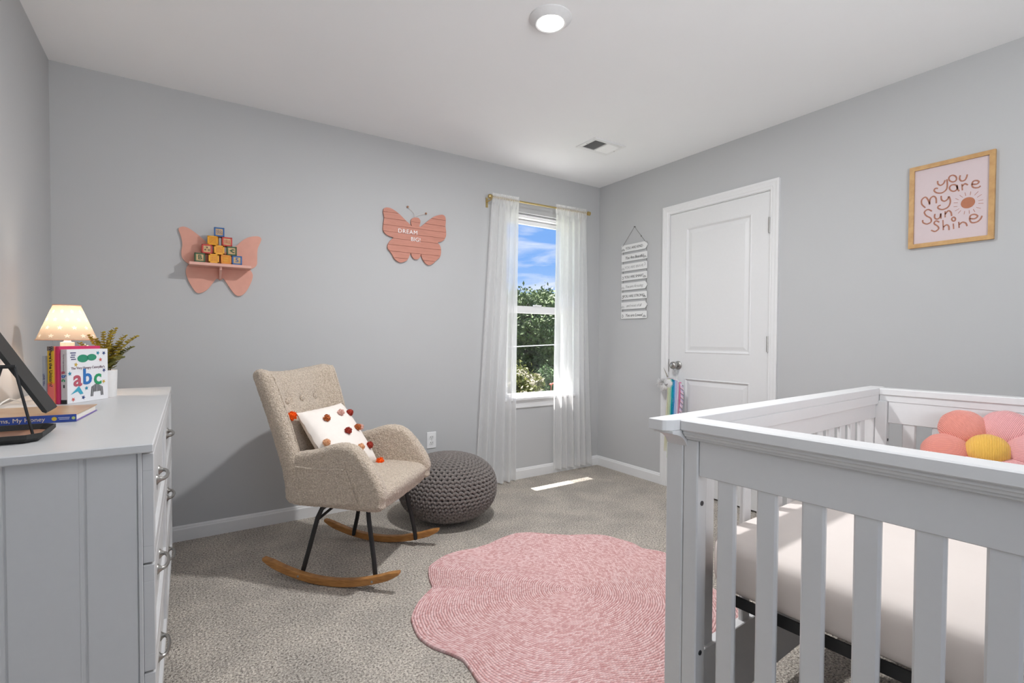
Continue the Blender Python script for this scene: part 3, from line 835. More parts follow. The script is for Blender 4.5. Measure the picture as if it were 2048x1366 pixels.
# ------------------------------------------------------------------ AFFIRMATION SIGN
hs = thing('affirmation_sign', 'hanging sign of eight white planks with grey lettering', 'wall sign')
signw = mat('whitewashed_plank', (.78, .78, .77), .6, var=.03, vscale=90)
grey_i = mat('charcoal_ink', (.10, .10, .10), .7); lgrey_i = mat('pale_grey_ink', (.42, .42, .42), .7); twine_m = mat('grey_twine', (.16, .15, .13), .8)
words = ['YOU ARE KIND', 'You Are Beautiful', 'YOU ARE BRAVE', 'YOU ARE SMART', 'You are Amazing', 'YOU ARE STRONG', 'and most of all', 'You are Loved']
SYL, SYR = 2.962, 2.690
def arcs(b, y, z, r0, x):
    for q in range(3):
        r_ = r0 - q * .006
        ribbon(b, [(y + r_ * math.cos(k * PI / 10), z + r_ * math.sin(k * PI / 10)) for k in range(11)], .0014, x)
for k in range(8):
    zt = 1.889 - k * .0785; zb = zt - .058; x0_, x1_ = X1 - .012, X1 - .006
    arrow = k in (0, 4, 6)
    pl = [(SYL, zb), (SYL, zt), (SYR + (.018 if arrow else .004), zt), (SYR - (.004 if arrow else 0), (zt + zb) / 2 if arrow else zt - .004), (SYR + (.018 if arrow else 0), zb)]
    po = MB().prism([(a, c) for a, c in pl], x0_, x1_, 'yz').build('plank', signw, hs)
    faint = k in (2, 4, 6)
    ink = lgrey_i if faint else grey_i
    text(words[k], .029 if words[k].isupper() else .033, (0, -1, 0), (0, 0, 1), (x0_ - .0006, 2.826, (zt + zb) / 2 - .002), po, ink, bold=0, shear=0 if words[k].isupper() else .35, space=.84 if len(words[k]) > 14 else .92)
    ib = MB()
    if k in (0, 4, 6, 2): arcs(ib, 2.945, zb + .010, .017, x0_ - .0007)
    if k in (1, 3, 5, 7): arcs(ib, 2.713, zb + .008, .015, x0_ - .0007)
    if k in (2,): ribbon(ib, [(2.716, zt - .008), (2.709, zt - .016), (2.709, zt - .026), (2.717, zt - .034)], .002, x0_ - .0007)
    if k in (3, 5, 7): ribbon(ib, [(2.955, zb + .02), (2.945, zb + .012), (2.938, zb + .022), (2.945, zb + .034), (2.950, zb + .026)], .0018, x0_ - .0007)
    ib.build('printed_icon', ink, po)['kind'] = 'stuff'
for y in (SYL - .010, SYR + .012):
    MB().tube([(X1 - .004, y, 1.889), (X1 - .004, y, 1.889 - 7 * .0785 - .05)], .0013, 6).build('twine', twine_m, hs)
MB().tube([(X1 - .013, SYL - .010, 1.880), (X1 - .012, 2.8245, 2.022), (X1 - .013, 2.757, 1.944), (X1 - .013, SYR + .014, 1.880)], .0014, 6).build('hanging_cord', twine_m, hs)
MB().tube([(X1 - .013, 2.757, 1.944), (X1 - .016, 2.742, 1.936)], .0016, 6).tube([(X1 - .013, 2.757, 1.944), (X1 - .016, 2.748, 1.926)], .0016, 6).build('knot', twine_m, hs)
MB().tube([(X1 + .002, 2.8245, 2.0225), (X1 - .018, 2.8245, 2.0235)], .0026, 8).build('nail', mat('dark_nail', (.1, .09, .08), .5), hs)
# ------------------------------------------------------------------ RUG
rug_m = bpy.data.materials.new('braided_pink_cotton'); rug_m.use_nodes = True
t = rug_m.node_tree; pb = t.nodes['Principled BSDF']; pb.inputs['Roughness'].default_value = .9; pb.inputs['Specular IOR Level'].default_value = .15
uvn = t.nodes.new('ShaderNodeUVMap'); sp_ = t.nodes.new('ShaderNodeSeparateXYZ'); t.links.new(uvn.outputs[0], sp_.inputs[0])
def mth(op, a, b=None):
    n = t.nodes.new('ShaderNodeMath'); n.operation = op
    for i, q in enumerate((a, b)):
        if q is None: continue
        if isinstance(q, (int, float)): n.inputs[i].default_value = q
        else: t.links.new(q, n.inputs[i])
    return n.outputs[0]
U, V = sp_.outputs[0], sp_.outputs[1]
av = mth('ABSOLUTE', mth('SUBTRACT', mth('FRACT', V), .5))
us = mth('ADD', U, mth('MULTIPLY', av, 1.4))
fr = mth('FRACT', us)
cell = t.nodes.new('ShaderNodeCombineXYZ'); t.links.new(mth('FLOOR', us), cell.inputs[0]); t.links.new(mth('FLOOR', mth('MULTIPLY', V, 2)), cell.inputs[1])
wn_ = t.nodes.new('ShaderNodeTexWhiteNoise'); t.links.new(cell.outputs[0], wn_.inputs['Vector'])
cr_ = t.nodes.new('ShaderNodeValToRGB'); cr_.color_ramp.elements[0].color = (.60, .325, .31, 1); cr_.color_ramp.elements[1].color = (.82, .60, .59, 1)
e_ = cr_.color_ramp.elements.new(.5); e_.color = (.73, .465, .455, 1)
t.links.new(wn_.outputs['Value'], cr_.inputs[0])
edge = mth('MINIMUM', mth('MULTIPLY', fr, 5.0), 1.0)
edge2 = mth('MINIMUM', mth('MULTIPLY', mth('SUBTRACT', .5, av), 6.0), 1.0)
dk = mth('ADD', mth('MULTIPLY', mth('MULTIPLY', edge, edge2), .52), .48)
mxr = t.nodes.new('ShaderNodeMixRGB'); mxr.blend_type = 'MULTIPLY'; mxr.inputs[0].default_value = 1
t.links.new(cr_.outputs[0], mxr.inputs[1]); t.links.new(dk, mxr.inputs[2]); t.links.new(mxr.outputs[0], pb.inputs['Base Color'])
rc = (1.419, 1.658)
PR = [(4.2, .648), (11.8, .603), (17.6, .634), (27.4, .645), (33, .658), (39.4, .642), (51.4, .603), (62.4, .621), (71, .663), (77.6, .672), (85.6, .647), (95.4, .614), (104.6, .624), (111.8, .671), (118.3, .693), (128.5, .70), (145.2, .612), (155.8, .664), (165.4, .70), (176.3, .702), (182.4, .687), (189, .655), (194.2, .642), (198.8, .661), (205.1, .70), (216, .725), (227, .70), (238, .635), (250, .69), (262, .715), (273, .69), (284, .63), (296, .675), (308, .69), (319, .67), (330, .62), (342, .66), (354, .66)]
pa = np.array([p[0] for p in PR]); pr_ = np.array([p[1] for p in PR])
pa3 = np.concatenate([pa - 360, pa, pa + 360]); pr3 = np.tile(pr_, 3)
fa = np.arange(-360, 720, .5); fi = np.interp(fa, pa3, pr3)
ker = np.exp(-np.linspace(-2, 2, 13) ** 2); ker /= ker.sum(); fi = np.convolve(fi, ker, 'same')
def rout(deg): return float(np.interp(deg % 360, fa, fi))
NR = 68; SEG = 360
vs, fs, uvs = [], [], []
def rr_(k, th):
    rho = k / NR; w_ = rho ** 1.5
    return (rout(th) * w_ + .66 * (1 - w_)) * rho
for k in range(NR):
    nk = max(6, round(2 * PI * (k + .5) / NR * .66 / .0105))
    base = len(vs)
    sect = [(0, .0095), (.18, .0122), (.5, .0135), (.82, .0122), (1, .0095)]
    if k == NR - 1: sect = [(0, .0085), (.18, .0125), (.5, .0145), (.85, .011), (1, .0005)]
    for i in range(SEG + 1):
        th = 360 * i / SEG
        r0_, r1_ = rr_(k, th), rr_(k + 1, th)
        for (q, z) in sect:
            r_ = r0_ + (r1_ - r0_) * q
            vs.append((r_ * math.cos(R(th)), r_ * math.sin(R(th)), z)); uvs.append((nk * i / SEG, k + min(.999, q)))
    for i in range(SEG):
        for j in range(4):
            a = base + i * 5 + j
            fs.append((a, a + 1, a + 6, a + 5))
me = bpy.data.meshes.new('braided_rug'); me.from_pydata(vs, [], fs)
ul = me.uv_layers.new(name='UVMap')
li = np.empty(len(me.loops), dtype=np.int32); me.loops.foreach_get('vertex_index', li)
ul.data.foreach_set('uv', np.array(uvs, dtype=np.float32)[li].ravel())
me.materials.append(rug_m); me.shade_smooth()
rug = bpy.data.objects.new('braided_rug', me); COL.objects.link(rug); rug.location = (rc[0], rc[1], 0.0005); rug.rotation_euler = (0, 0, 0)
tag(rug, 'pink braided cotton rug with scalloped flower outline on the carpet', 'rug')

# ------------------------------------------------------------------ ROCKING CHAIR
CO = (0.72, 2.47, 0.0); CR = R(-45)
boucle = mat('cream_boucle', (.67, .565, .455), .95, bump=.9, bscale=190, color2=(.45, .36, .27), vscale=150, detail=2, spec=.1, sheen=.3)
ch = thing('rocking_chair', 'cream boucle wingback rocking chair on wooden runners', 'rocking chair', CO, CR)
prof = [(-.212, .350), (-.238, .43), (-.252, .507), (-.25, .571), (-.17, .590), (-.078, .607), (-.03, .622), (.03, .641), (.086, .646), (.143, .630), (.198, .578), (.252, .503), (.279, .444), (.272, .395), (.248, .362), (0, .352)]
pc = catmull(prof, 3)
for sgn in (-1, 1):
    lay = [(0, .024), (.004, .013), (.012, .005), (.022, .001), (.035, 0), (.048, .001), (.058, .005), (.066, .013), (.070, .024)]
    vs, fs = [], []
    n = len(pc)
    for (d_, ins) in lay:
        for (a, z) in inset_poly(pc, ins):
            so = .245 + .105 * (a + .2) - .070 + d_ + .006
            vs.append((a, sgn * so, z))
    for l in range(len(lay) - 1):
        for i in range(n): fs.append((l * n + i, l * n + (i + 1) % n, (l + 1) * n + (i + 1) % n, (l + 1) * n + i))
    fs.append(tuple(range(n))); fs.append(tuple((len(lay) - 1) * n + i for i in range(n - 1, -1, -1)))
    o = MB().add(vs, fs).build('armrest', boucle, ch)
    cushion_mesh(o, .0055, 4, .0062, .010)
# seat
vs = []
def seat_f(u, v):
    return None
b = MB()
sp2 = [(-.20, .352), (-.20, .44), (-.14, .462), (0, .468), (.12, .466), (.2, .460), (.245, .450), (.266, .428), (.264, .40), (.252, .37), (.236, .350), (.1, .346)]
sp2 = catmull(sp2, 3); n = len(sp2); lay = [(-1, .02), (-.97, .007), (-.9, .001), (-.45, 0), (0, 0), (.45, 0), (.9, .001), (.97, .007), (1, .02)]
vs, fs = [], []
for (q, ins) in lay:
    for (a, z) in inset_poly(sp2, ins):
        wd = .215 + .105 * (a + .2) + .02
        zz = z - (.006 * q * q if z > .42 else 0)
        vs.append((a + (.006 * (1 - q * q) if a > .2 else 0), q * wd, zz))
for l in range(len(lay) - 1):
    for i in range(n): fs.append((l * n + i, l * n + (i + 1) % n, (l + 1) * n + (i + 1) % n, (l + 1) * n + i))
fs.append(tuple(range(n))); fs.append(tuple((len(lay) - 1) * n + i for i in range(n - 1, -1, -1)))
o = MB().add(vs, fs).build('seat', boucle, ch); cushion_mesh(o, .0055, 4, .0062, .010)
# backrest with wings and button tufts
BT = [(-.115, .805), (0, .808), (.115, .805), (-.062, .645), (.062, .645)]
def back_pt(p, q, side):
    # p -1..1 across, q 0..1 up
    W = .240 + .050 * q
    ztop = .944 + .034 * abs(p) ** 2.2 - .020 * max(0, abs(p) - .86) / .14
    z = .362 + (ztop - .362) * q
    s = p * W
    af = -.205 - .290 * (z - .45) if z > .45 else -.205 + .05 * (.45 - z)
    wing = (.090 + .018 * math.sin(PI * min(1, q))) * max(0, abs(p) - .45) ** 1.7 * 2.76
    mid = af - .045 + wing
    ed = min(1.0, (1 - abs(p)) / .16); eq = min(1.0, (1 - q) / .07, q / .03 if q < .03 else 1)
    th = .048 * math.sqrt(max(0, 1 - (1 - ed) ** 2)) * math.sqrt(max(0, 1 - (1 - eq) ** 2))
    if side > 0:
        dim = sum(math.exp(-((s - bs_) ** 2 + (z - bz_) ** 2) / (2 * .020 ** 2)) for bs_, bz_ in BT)
        th -= .013 * min(1, dim) * (1 if th > .02 else 0)
        th += .006 * (1 - p * p)
    tw = .60 * p * abs(p) ** 3     # wings turn inwards
    return (mid + side * th * math.cos(tw), s - side * th * math.sin(tw), z)
b = MB()
nu, nv = 72, 80
uu_ = [math.sin((i / nu - .5) * PI) for i in range(nu + 1)]
vv_ = [(1 - math.cos(j / nv * PI)) / 2 for j in range(nv + 1)]
g0 = [back_pt(p, q, 1) for q in vv_ for p in uu_]; g1 = [back_pt(p, q, -1) for q in vv_ for p in uu_]
w_ = nu + 1; N0 = len(g0); fs = []
for j in range(nv):
    for i in range(nu):
        a = j * w_ + i
        fs.append((a, a + 1, a + w_ + 1, a + w_)); fs.append((N0 + a, N0 + a + w_, N0 + a + w_ + 1, N0 + a + 1))
bd = [i for i in range(w_)] + [j * w_ + nu for j in range(1, nv + 1)] + [nv * w_ + i for i in range(nu - 1, -1, -1)] + [j * w_ for j in range(nv - 1, 0, -1)]
for i in range(len(bd)):
    a, c = bd[i], bd[(i + 1) % len(bd)]
    fs.append((a, c, N0 + c, N0 + a))
o = MB().add(g0 + g1, fs).build('backrest', boucle, ch); cushion_mesh(o, .0055, 3, .0062, .010)
for s_, z_ in BT:
    q = (z_ - .362) / (.948 - .362)
    p0 = back_pt(s_ / (.240 + .050 * q), q, 1)
    MB().sphere((p0[0] + .0065, p0[1], z_), .0165, 14, 9, (.5, 1, 1)).build('button', boucle, ch, smooth=True)
# wing welt seam
for sgn in (-1, 1):
    pts = []
    for k in range(20):
        q = .30 + .67 * k / 19
        p_ = back_pt(sgn * .93, q, 1); pts.append((p_[0] + .001, p_[1], p_[2]))
    MB().tube(pts, .0035, 6).build('piping', boucle, ch, smooth=True)
# pocket on the near arm
pk = [(-.168, .532), (-.04, .5345), (.092, .541), (.130, .46), (.158, .385), (0, .368), (-.121, .367), (-.146, .45)]
vs, fs = [], []
n = len(pk)
for d_, ins in ((-.004, 0), (.003, 0), (.007, .004)):
    for (a, z) in inset_poly(pk, ins): vs.append((a, -(.245 + .105 * (a + .2) + .004 + d_), z))
for l in range(2):
    for i in range(n): fs.append((l * n + i, l * n + (i + 1) % n, (l + 1) * n + (i + 1) % n, (l + 1) * n + i))
fs.append(tuple(range(n))); fs.append(tuple(2 * n + i for i in range(n - 1, -1, -1)))
o = MB().add(vs, fs).build('side_pocket', boucle, ch); cushion_mesh(o, .0045, 1, .005, .011)
b = MB(); b.tube([(-.166, -.2585, .528), (-.04, -.2715, .527), (.094, -.2855, .537)], .0048, 8)
b.tube([(.094, -.2855, .537), (.128, -.2885, .46), (.156, -.2915, .388)], .0036, 8)
o = b.build('pocket_hem', boucle, ch, smooth=True); o['kind'] = 'stuff'
# rockers
def rocker_pts(n=26):
    top, bot = [], []
    for i in range(n + 1):
        a = -.336 + .672 * i / n
        e_ = 1 - abs(a) / .336
        th = .033 * min(1, .42 + e_ * 4.5)
        zb = .0015 + .66 * a * a
        bot.append((a, zb + (.033 - th) * .5)); top.append((a, zb + .033 - (.033 - th) * .5))
    return bot + top[::-1]
for sgn in (-1, 1):
    s0 = sgn * .25
    rk = MB().prism(rocker_pts(), s0 - .014, s0 + .014, 'xz').build('rocker', oak_m, ch, smooth=True, angle=50)
    md = rk.modifiers.new('bevel', 'BEVEL'); md.width = .003; md.segments = 2; md.limit_method = 'ANGLE'
    for a, z in ((-.150, .033), (.212, .045)):
        MB().lathe([(.0055, -.0160), (.0055, .0160), (.003, .0172), (0, .0172)], 14, (a, s0, z), 'y').lathe([(0, -.0172), (.003, -.0172), (.0055, -.0160)], 14, (a, s0, z), 'y').build('bolt', nickel_m, rk, smooth=True)
    si = sgn * .228
    # back leg, front leg
    MB().tube([(-.150, si, .030), (-.146, si, .052), (-.125, sgn * .222, .13), (-.088, sgn * .205, .285), (-.072, sgn * .195, .325), (-.04, sgn * .17, .352)], [.009, .0105, .0105, .0105, .0105, .0105], 10).build('leg', black_m, ch, smooth=True)
    MB().tube([(.212, si, .036), (.210, si, .062), (.200, sgn * .222, .13), (.168, sgn * .205, .29), (.160, sgn * .198, .335), (.150, sgn * .17, .352)], [.009, .0105, .0105, .0105, .0105, .0105], 10).build('leg', black_m, ch, smooth=True)
    MB().tube([(-.092, sgn * .207, .272), (-.06, sgn * .10, .312), (-.035, 0, .348)], .0065, 8).build('brace', black_m, ch, smooth=True)

# ------------------------------------------------------------------ POMPOM CUSHION
cu = thing('pompom_cushion', 'white square cushion with orange, rust and pink pompoms on the rocking chair', 'cushion')
TL, TR_, BRc = Vector((.4571, 2.5591, .744)), Vector((.7108, 2.7620, .753)), Vector((.8331, 2.5407, .475))
TL = Vector((.44705678, 2.55909545, .744)); BL = TL + BRc - TR_
ex = (TR_ - TL); ey = (BL - TL); nrm = ex.cross(ey).normalized()
if nrm.z < 0: nrm = -nrm
shift = nrm * 0.01
def pil(u, v, sd):
    uu0, vv0 = u * 2 - 1, v * 2 - 1
    pinch = .045
    uu1 = uu0 * (1 - pinch * (1 - vv0 * vv0)); vv1 = vv0 * (1 - pinch * (1 - uu0 * uu0))
    h_ = .062 * (max(0, (1 - uu0 ** 2)) * max(0, (1 - vv0 ** 2))) ** .42
    h_ *= 1 + .03 * math.sin(9 * u + 4 * v)
    wr = .0022 * math.sin(38 * (v + .25 * u)) * math.exp(-u * 5) + .0015 * math.sin(50 * u) * math.exp(-v * 7)
    return TL + ex * ((uu1 + 1) / 2) + ey * ((vv1 + 1) / 2) + nrm * (sd * h_ + (wr if sd > 0 else 0)) + shift
cot = mat('off_white_cotton', (.84, .78, .72), .9, bump=.12, bscale=500, var=.02, spec=.1)
b = MB(); nn = 40
b.grid(lambda u, v: pil(u, v, 1), nn, nn).grid(lambda u, v: pil(u, v, -1), nn, nn)
b.build('cover', cot, cu, smooth=True, angle=0)
def pom(c, r_, m, name='pompom'):
    rnd = random.Random(int(c[0] * 1e5) % 9999)
    b = MB()
    for i in range(150):
        d = Vector((rnd.gauss(0, 1), rnd.gauss(0, 1), rnd.gauss(0, 1))).normalized()
        s_ = d.orthogonal().normalized() * .0017; q_ = d.cross(s_).normalized() * .0017
        e_ = Vector(c) + d * r_ * rnd.uniform(.85, 1.05); o0 = Vector(c) + d * r_ * .3
        b.add([o0 + s_, o0 - s_ * .5 + q_, o0 - s_ * .5 - q_, e_ + s_, e_ - s_ * .5 + q_, e_ - s_ * .5 - q_], [(3, 4, 5), (0, 1, 4, 3), (1, 2, 5, 4), (2, 0, 3, 5)])
    b.sphere(c, r_ * .75, 10, 7)
    return b.build(name, m, cu)
rust = mat('rust_wool', (.56, .17, .06), .9, var=.25, vscale=300, spec=.1); dred = mat('brick_red_wool', (.44, .065, .045), .9, var=.25, vscale=300, spec=.1)
ppk = mat('pale_pink_wool', (.78, .50, .43), .9, var=.12, vscale=300, spec=.1); pch = mat('peach_wool', (.78, .45, .26), .9, var=.12, vscale=300, spec=.1); neon = mat('bright_orange_wool', (.95, .13, .015), .85, var=.2, vscale=300, spec=.1)
for (u, v, m, lb) in ((.284, .251, rust, 'rust orange pompom'), (.629, .221, ppk, 'pale pink pompom'), (.875, .246, dred, 'brick red pompom'), (.505, .538, dred, 'brick red pompom'), (.793, .518, rust, 'rust orange pompom'), (.965, .50, ppk, 'pale pink pompom'), (.06, .57, pch, 'peach pompom'), (.881, .813, dred, 'brick red pompom'), (.61, .819, pch, 'peach pompom')):
    p = pil(min(.985, u), v, 1); tag(pom(p + nrm * .009, .0190, m), lb)
for (u, v) in ((0, 0), (1, 1), (1, 0), (0, 1)):
    if (u, v) == (1, 0): continue
    c = pil(u, v, 1); out_ = (ex * (u - .5) + ey * (v - .5)).normalized()
    if (u, v) == (0, 0): out_ = (out_ + Vector((0, 0, -1.1))).normalized()
    tag(pom(c + out_ * .022, .024, neon, 'corner_tassel'), 'bright orange corner tassel')

# ------------------------------------------------------------------ POUF
yarn = mat('taupe_chunky_yarn', (.22, .195, .18), .9, bump=.35, bscale=350, color2=(.15, .13, .118), vscale=200, spec=.1, sheen=.2)
pf = thing('knitted_pouf', 'round taupe grey chunky knitted pouf between chair and curtain', 'pouf', (1.362, 2.765, 0))
PRad, PH = .300, .405
def prof_p(t_):
    s_, c_ = math.sin(PI * t_), math.cos(PI * t_)
    e_ = 2 / 2.35
    return PRad * abs(s_) ** e_, PH / 2 + (PH / 2 - .012) * (1 if c_ > 0 else -1) * abs(c_) ** e_
fine = [prof_p(i / 400) for i in range(401)]
arc = [0]
for i in range(1, 401): arc.append(arc[-1] + math.hypot(fine[i][0] - fine[i - 1][0], fine[i][1] - fine[i - 1][1]))
L_ = arc[-1]; NRW = 36
def at_arc(s_):
    s_ = max(0, min(L_ - 1e-6, s_)); i = min(399, int(np.searchsorted(arc, s_)) - 1 if s_ > 0 else 0); i = max(0, i)
    f_ = (s_ - arc[i]) / max(1e-9, arc[i + 1] - arc[i])
    r_, z_ = fine[i][0] + f_ * (fine[i + 1][0] - fine[i][0]), fine[i][1] + f_ * (fine[i + 1][1] - fine[i][1])
    tr, tz = fine[i + 1][0] - fine[i][0], fine[i + 1][1] - fine[i][1]; l = math.hypot(tr, tz) + 1e-12
    return r_, z_, tz / l * -1, tr / l   # outward normal (nr, nz) for profile going top->bottom
MB().lathe([(max(0.0, r_ - .012) if 0 < k < 24 else 0.0, z_) for k, (r_, z_) in enumerate([at_arc(L_ * k / 24)[:2] for k in range(25)])][::-1], 40).build('core', mat('dark_pouf_core', (.03, .026, .024), 1), pf, smooth=True)
rows = MB()
for k in range(NRW):
    s0 = L_ * (k + .5) / NRW
    r_, z_, nr, nz = at_arc(s0)
    waves = max(5, round(2 * PI * r_ / .0345))
    per = 8 if waves > 12 else 10
    pts = []
    for i in range(waves * per):
        th = 2 * PI * i / (waves * per)
        ph_ = waves * th + (PI if k % 2 else 0)
        ds = .0068 * math.sin(ph_)
        out_ = .0055 * math.cos(ph_ * 1.0 + PI * .0) * 0 + .0052 * math.sin(ph_ * 2 + .6)
        rr2, zz2, a, c = at_arc(s0 + ds)
        rad = rr2 - .0085 + a * out_ * 1; zt_ = zz2 + c * out_ * 1
        pts.append((rad * math.cos(th), rad * math.sin(th), max(.009, zt_)))
    rows.tube(pts, .0093, 7, closed=True)
o = rows.build('yarn_rows', yarn, pf, smooth=True, angle=0, fix=False)
o['kind'] = 'stuff'
# ------------------------------------------------------------------ DRESSER
DT = .88
dr = thing('dresser', 'white six drawer dresser with bow handles along the side wall', 'dresser', (-.0549, 1.3394, 0), -.00656)
DL = 1.494
MB().box(-.466, 0, 0, DL, DT - .0195, DT, .0025).build('top', white_m, dr)
by0, by1, bx0, bx1 = .026, DL - .026, -.452, -.030
b = MB()
for y0, y1 in ((by0, by0 + .018), (by1 - .018, by1)):
    b.box(bx1 - .0, bx1 + .0075, y0 - .003, y1 + .003, .0, DT - .0195, .001)     # front stile
    b.box(bx0, bx0 + .045, y0 - .001, y1 + .001, .0, DT - .0195, .001)
b.box(bx0, bx0 + .006, by0, by1, .10, DT - .0195)
b.box(bx0, bx1, by0 + .018, by1 - .018, .095, .113)
for ya_, yb3 in ((by0 + .0035, by0 + .016), (by1 - .016, by1 - .0035)): b.box(bx0 + .04, bx1, ya_, yb3, .03, DT - .0195)
b.box(bx1 - .02, bx1 + .004, by0 + .018, by1 - .018, DT - .045, DT - .0195).box(bx1 - .02, bx1 + .004, DL / 2 - .012, DL / 2 + .012, .095, DT - .04)
for z in (.605, .359): b.box(bx1 - .02, bx1 + .002, by0 + .018, by1 - .018, z - .008, z + .008)
b.build('carcass', white_m, dr)
b = MB().box(bx1 - .02, bx1 + .004, by0 + .018, by1 - .018, .035, .113, .002); b.build('plinth', white_m, dr)
# beadboard end panels: boards with a bead joint between
for yy in (by0, by1 - .014):
    xs = [bx0 + .045, -.3655, -.2425, -.1195, bx1]
    for i in range(4):
        pb_ = MB().box(xs[i] + .0014, xs[i + 1] - .0014, yy, yy + .010, .03, DT - .0195, .0018)
        pb_.build('plank', white_m, dr)
        if i < 3: MB().tube([(xs[i + 1] - .009, yy + .0012, .03), (xs[i + 1] - .009, yy + .0012, DT - .02)], .0022, 6).build('bead', white_m, dr)
def drawer(y0, y1, z0, z1):
    xa, xb = -.0225, -.0012
    b = MB()
    w = .038
    b.box(xa, xb, y0, y1, z0, z0 + w, .0012).box(xa, xb, y0, y1, z1 - w, z1, .0012)
    b.box(xa, xb, y0, y0 + w, z0 + w - .001, z1 - w + .001, .0012).box(xa, xb, y1 - w, y1, z0 + w - .001, z1 - w + .001, .0012)
    b.box(xa + .002, xb - .0085, y0 + w - .002, y1 - w + .002, z0 + w - .002, z1 - w + .002)
    o = b.build('drawer', white_m, dr)
    yc, zc_ = (y0 + y1) / 2, (z0 + z1) / 2 - .008
    hb = MB(); xs_ = xb - .0085
    for s_ in (-1, 1):
        hb.lathe([(.0145, 0), (.0135, .0025), (.009, .006), (.0058, .011)], 14, (xs_, yc + s_ * .058, zc_), 'x')
    pts, rs = [], []
    for k in range(17):
        a = PI * k / 16
        pts.append((xs_ + .007 + .017 * math.sin(a) ** .8, yc - .058 * math.cos(a), zc_ )); rs.append(.0058 - .0012 * math.sin(a))
    hb.tube(pts, rs, 10)
    hb.build('handle', nickel_m, o, smooth=True)
for (z0, z1) in ((.6075, .853), (.3615, .6025), (.1155, .3565)):
    drawer(.030, DL / 2 - .003, z0, z1); drawer(DL / 2 + .003, DL - .030, z0, z1)

# ------------------------------------------------------------------ CRIB
cb = thing('crib', 'white slatted wooden baby crib in the foreground', 'crib', (1.0301, .7966, 0), R(3.4))
CW = .790          # distance between the two outer faces minus the posts
CL = 1.4525
def px(u, flip): return CL - u if flip else u
def end_panel(flip):
    f = lambda a, b: (px(a, flip), px(b, flip))
    a, c = f(0, .065); MB().box(a, c, -CW + .0, 0, .888, .915, .003).build('end_cap', crib_m, cb)
    pf_ = [(.010, .888), (.010, .880), (.0145, .8775), (.0165, .872), (.0235, .8705), (.0235, .8655), (.028, .863), (.060, .863), (.060, .888)]
    MB().prism([(px(a, flip), z) for a, z in pf_], -CW + .002, -.002, 'xz').build('crown_moulding', crib_m, cb)
    a, c = f(.036, .058); MB().box(a, c, -CW + .031, -.031, .774, .8635, .002).build('top_rail', crib_m, cb)
    a, c = f(.036, .058); MB().box(a, c, -CW + .031, -.031, .10, .205, .002).build('bottom_rail', crib_m, cb)
    for y0, y1 in ((-.030, .0105), (-CW - .0105, -CW + .030)):
        a, c = f(.032, .074); st = MB().box(a, c, y0, y1, .02, .8635, .003).build('stile', crib_m, cb)
        for z in (.703, .323):
            yy = y0 if y1 > 0 else y1
            MB().lathe([(.0062, 0), (.0062, .0016 * (-1 if y1 > 0 else 1)), (.003, .001 * (-1 if y1 > 0 else 1)), (0, 0)], 14, (px(.052, flip), yy, z), 'y').build('bolt', mat('dark_bolt', (.05, .05, .055), .4, .6), st, smooth=True)
    k = 0
    for k in range(7):
        y1 = -.0775 - .0955 * k
        a, c = f(.0395, .0545)
        MB().box(a, c, y1 - .0455, y1, .20, .778, .0045).build('slat', crib_m, cb)
end_panel(False); end_panel(True)
def long_side(flip):
    g = (lambda y: -CW - y) if flip else (lambda y: y)
    bx = lambda b, x0, x1, y0, y1, z0, z1, ch=.002: b.box(x0, x1, g(y0), g(y1), z0, z1, ch)
    # cap with shaped ends
    pl = [(-.042, .063), (-.042, .021), (-.036, .014), (-.018, .004), (0, .0), (.065, -.002), (CL - .065, -.002), (CL, 0), (CL + .018, .004), (CL + .036, .014), (CL + .042, .021), (CL + .042, .063)]
    pl = [(a, g(y)) for a, y in pl]
    if flip: pl = pl[::-1]
    o = MB().prism(pl, .888, .915, 'xy').build('side_cap', crib_m, cb)
    md = o.modifiers.new('bevel', 'BEVEL'); md.width = .002; md.segments = 2
    br = [(-.030, .888), (-.030, .882), (-.024, .880), (-.012, .8775), (.004, .872), (.018, .863), (.026, .853), (.031, .845), (.074, .845), (.074, .888)]
    for prof_ in (br, [(CL - a, z) for a, z in br]):
        MB().prism(prof_, min(g(.0), g(.057)), max(g(.0), g(.057)), 'xz').build('corbel', crib_m, cb)
    for x0, x1 in ((.031, .078), (CL - .078, CL - .031)):
        b = MB(); bx(b, x0, x1, .0115, .061, 0.0, .847, .003); b.build('post', crib_m, cb)
    b = MB(); bx(b, .074, CL - .074, -.002, .045, .850, .888); bx(b, .074, CL - .074, .03, .056, .868, .888); b.build('cap_apron', crib_m, cb)
    b = MB(); bx(b, .075, CL - .075, .006, .028, .792, .850); b.build('top_rail', crib_m, cb)
    b = MB(); bx(b, .075, CL - .075, .002, .030, .200, .289); b.build('bottom_rail', crib_m, cb)
    b = MB(); bx(b, .075, CL - .075, .010, .028, .078, .196); b.build('lower_board', crib_m, cb)
    for k in range(12):
        x = .134 + .0995 * k
        if x > CL - .11: break
        b = MB(); bx(b, x, x + .043, .010, .024, .285, .796, .003); b.build('slat', crib_m, cb)
long_side(False); long_side(True)
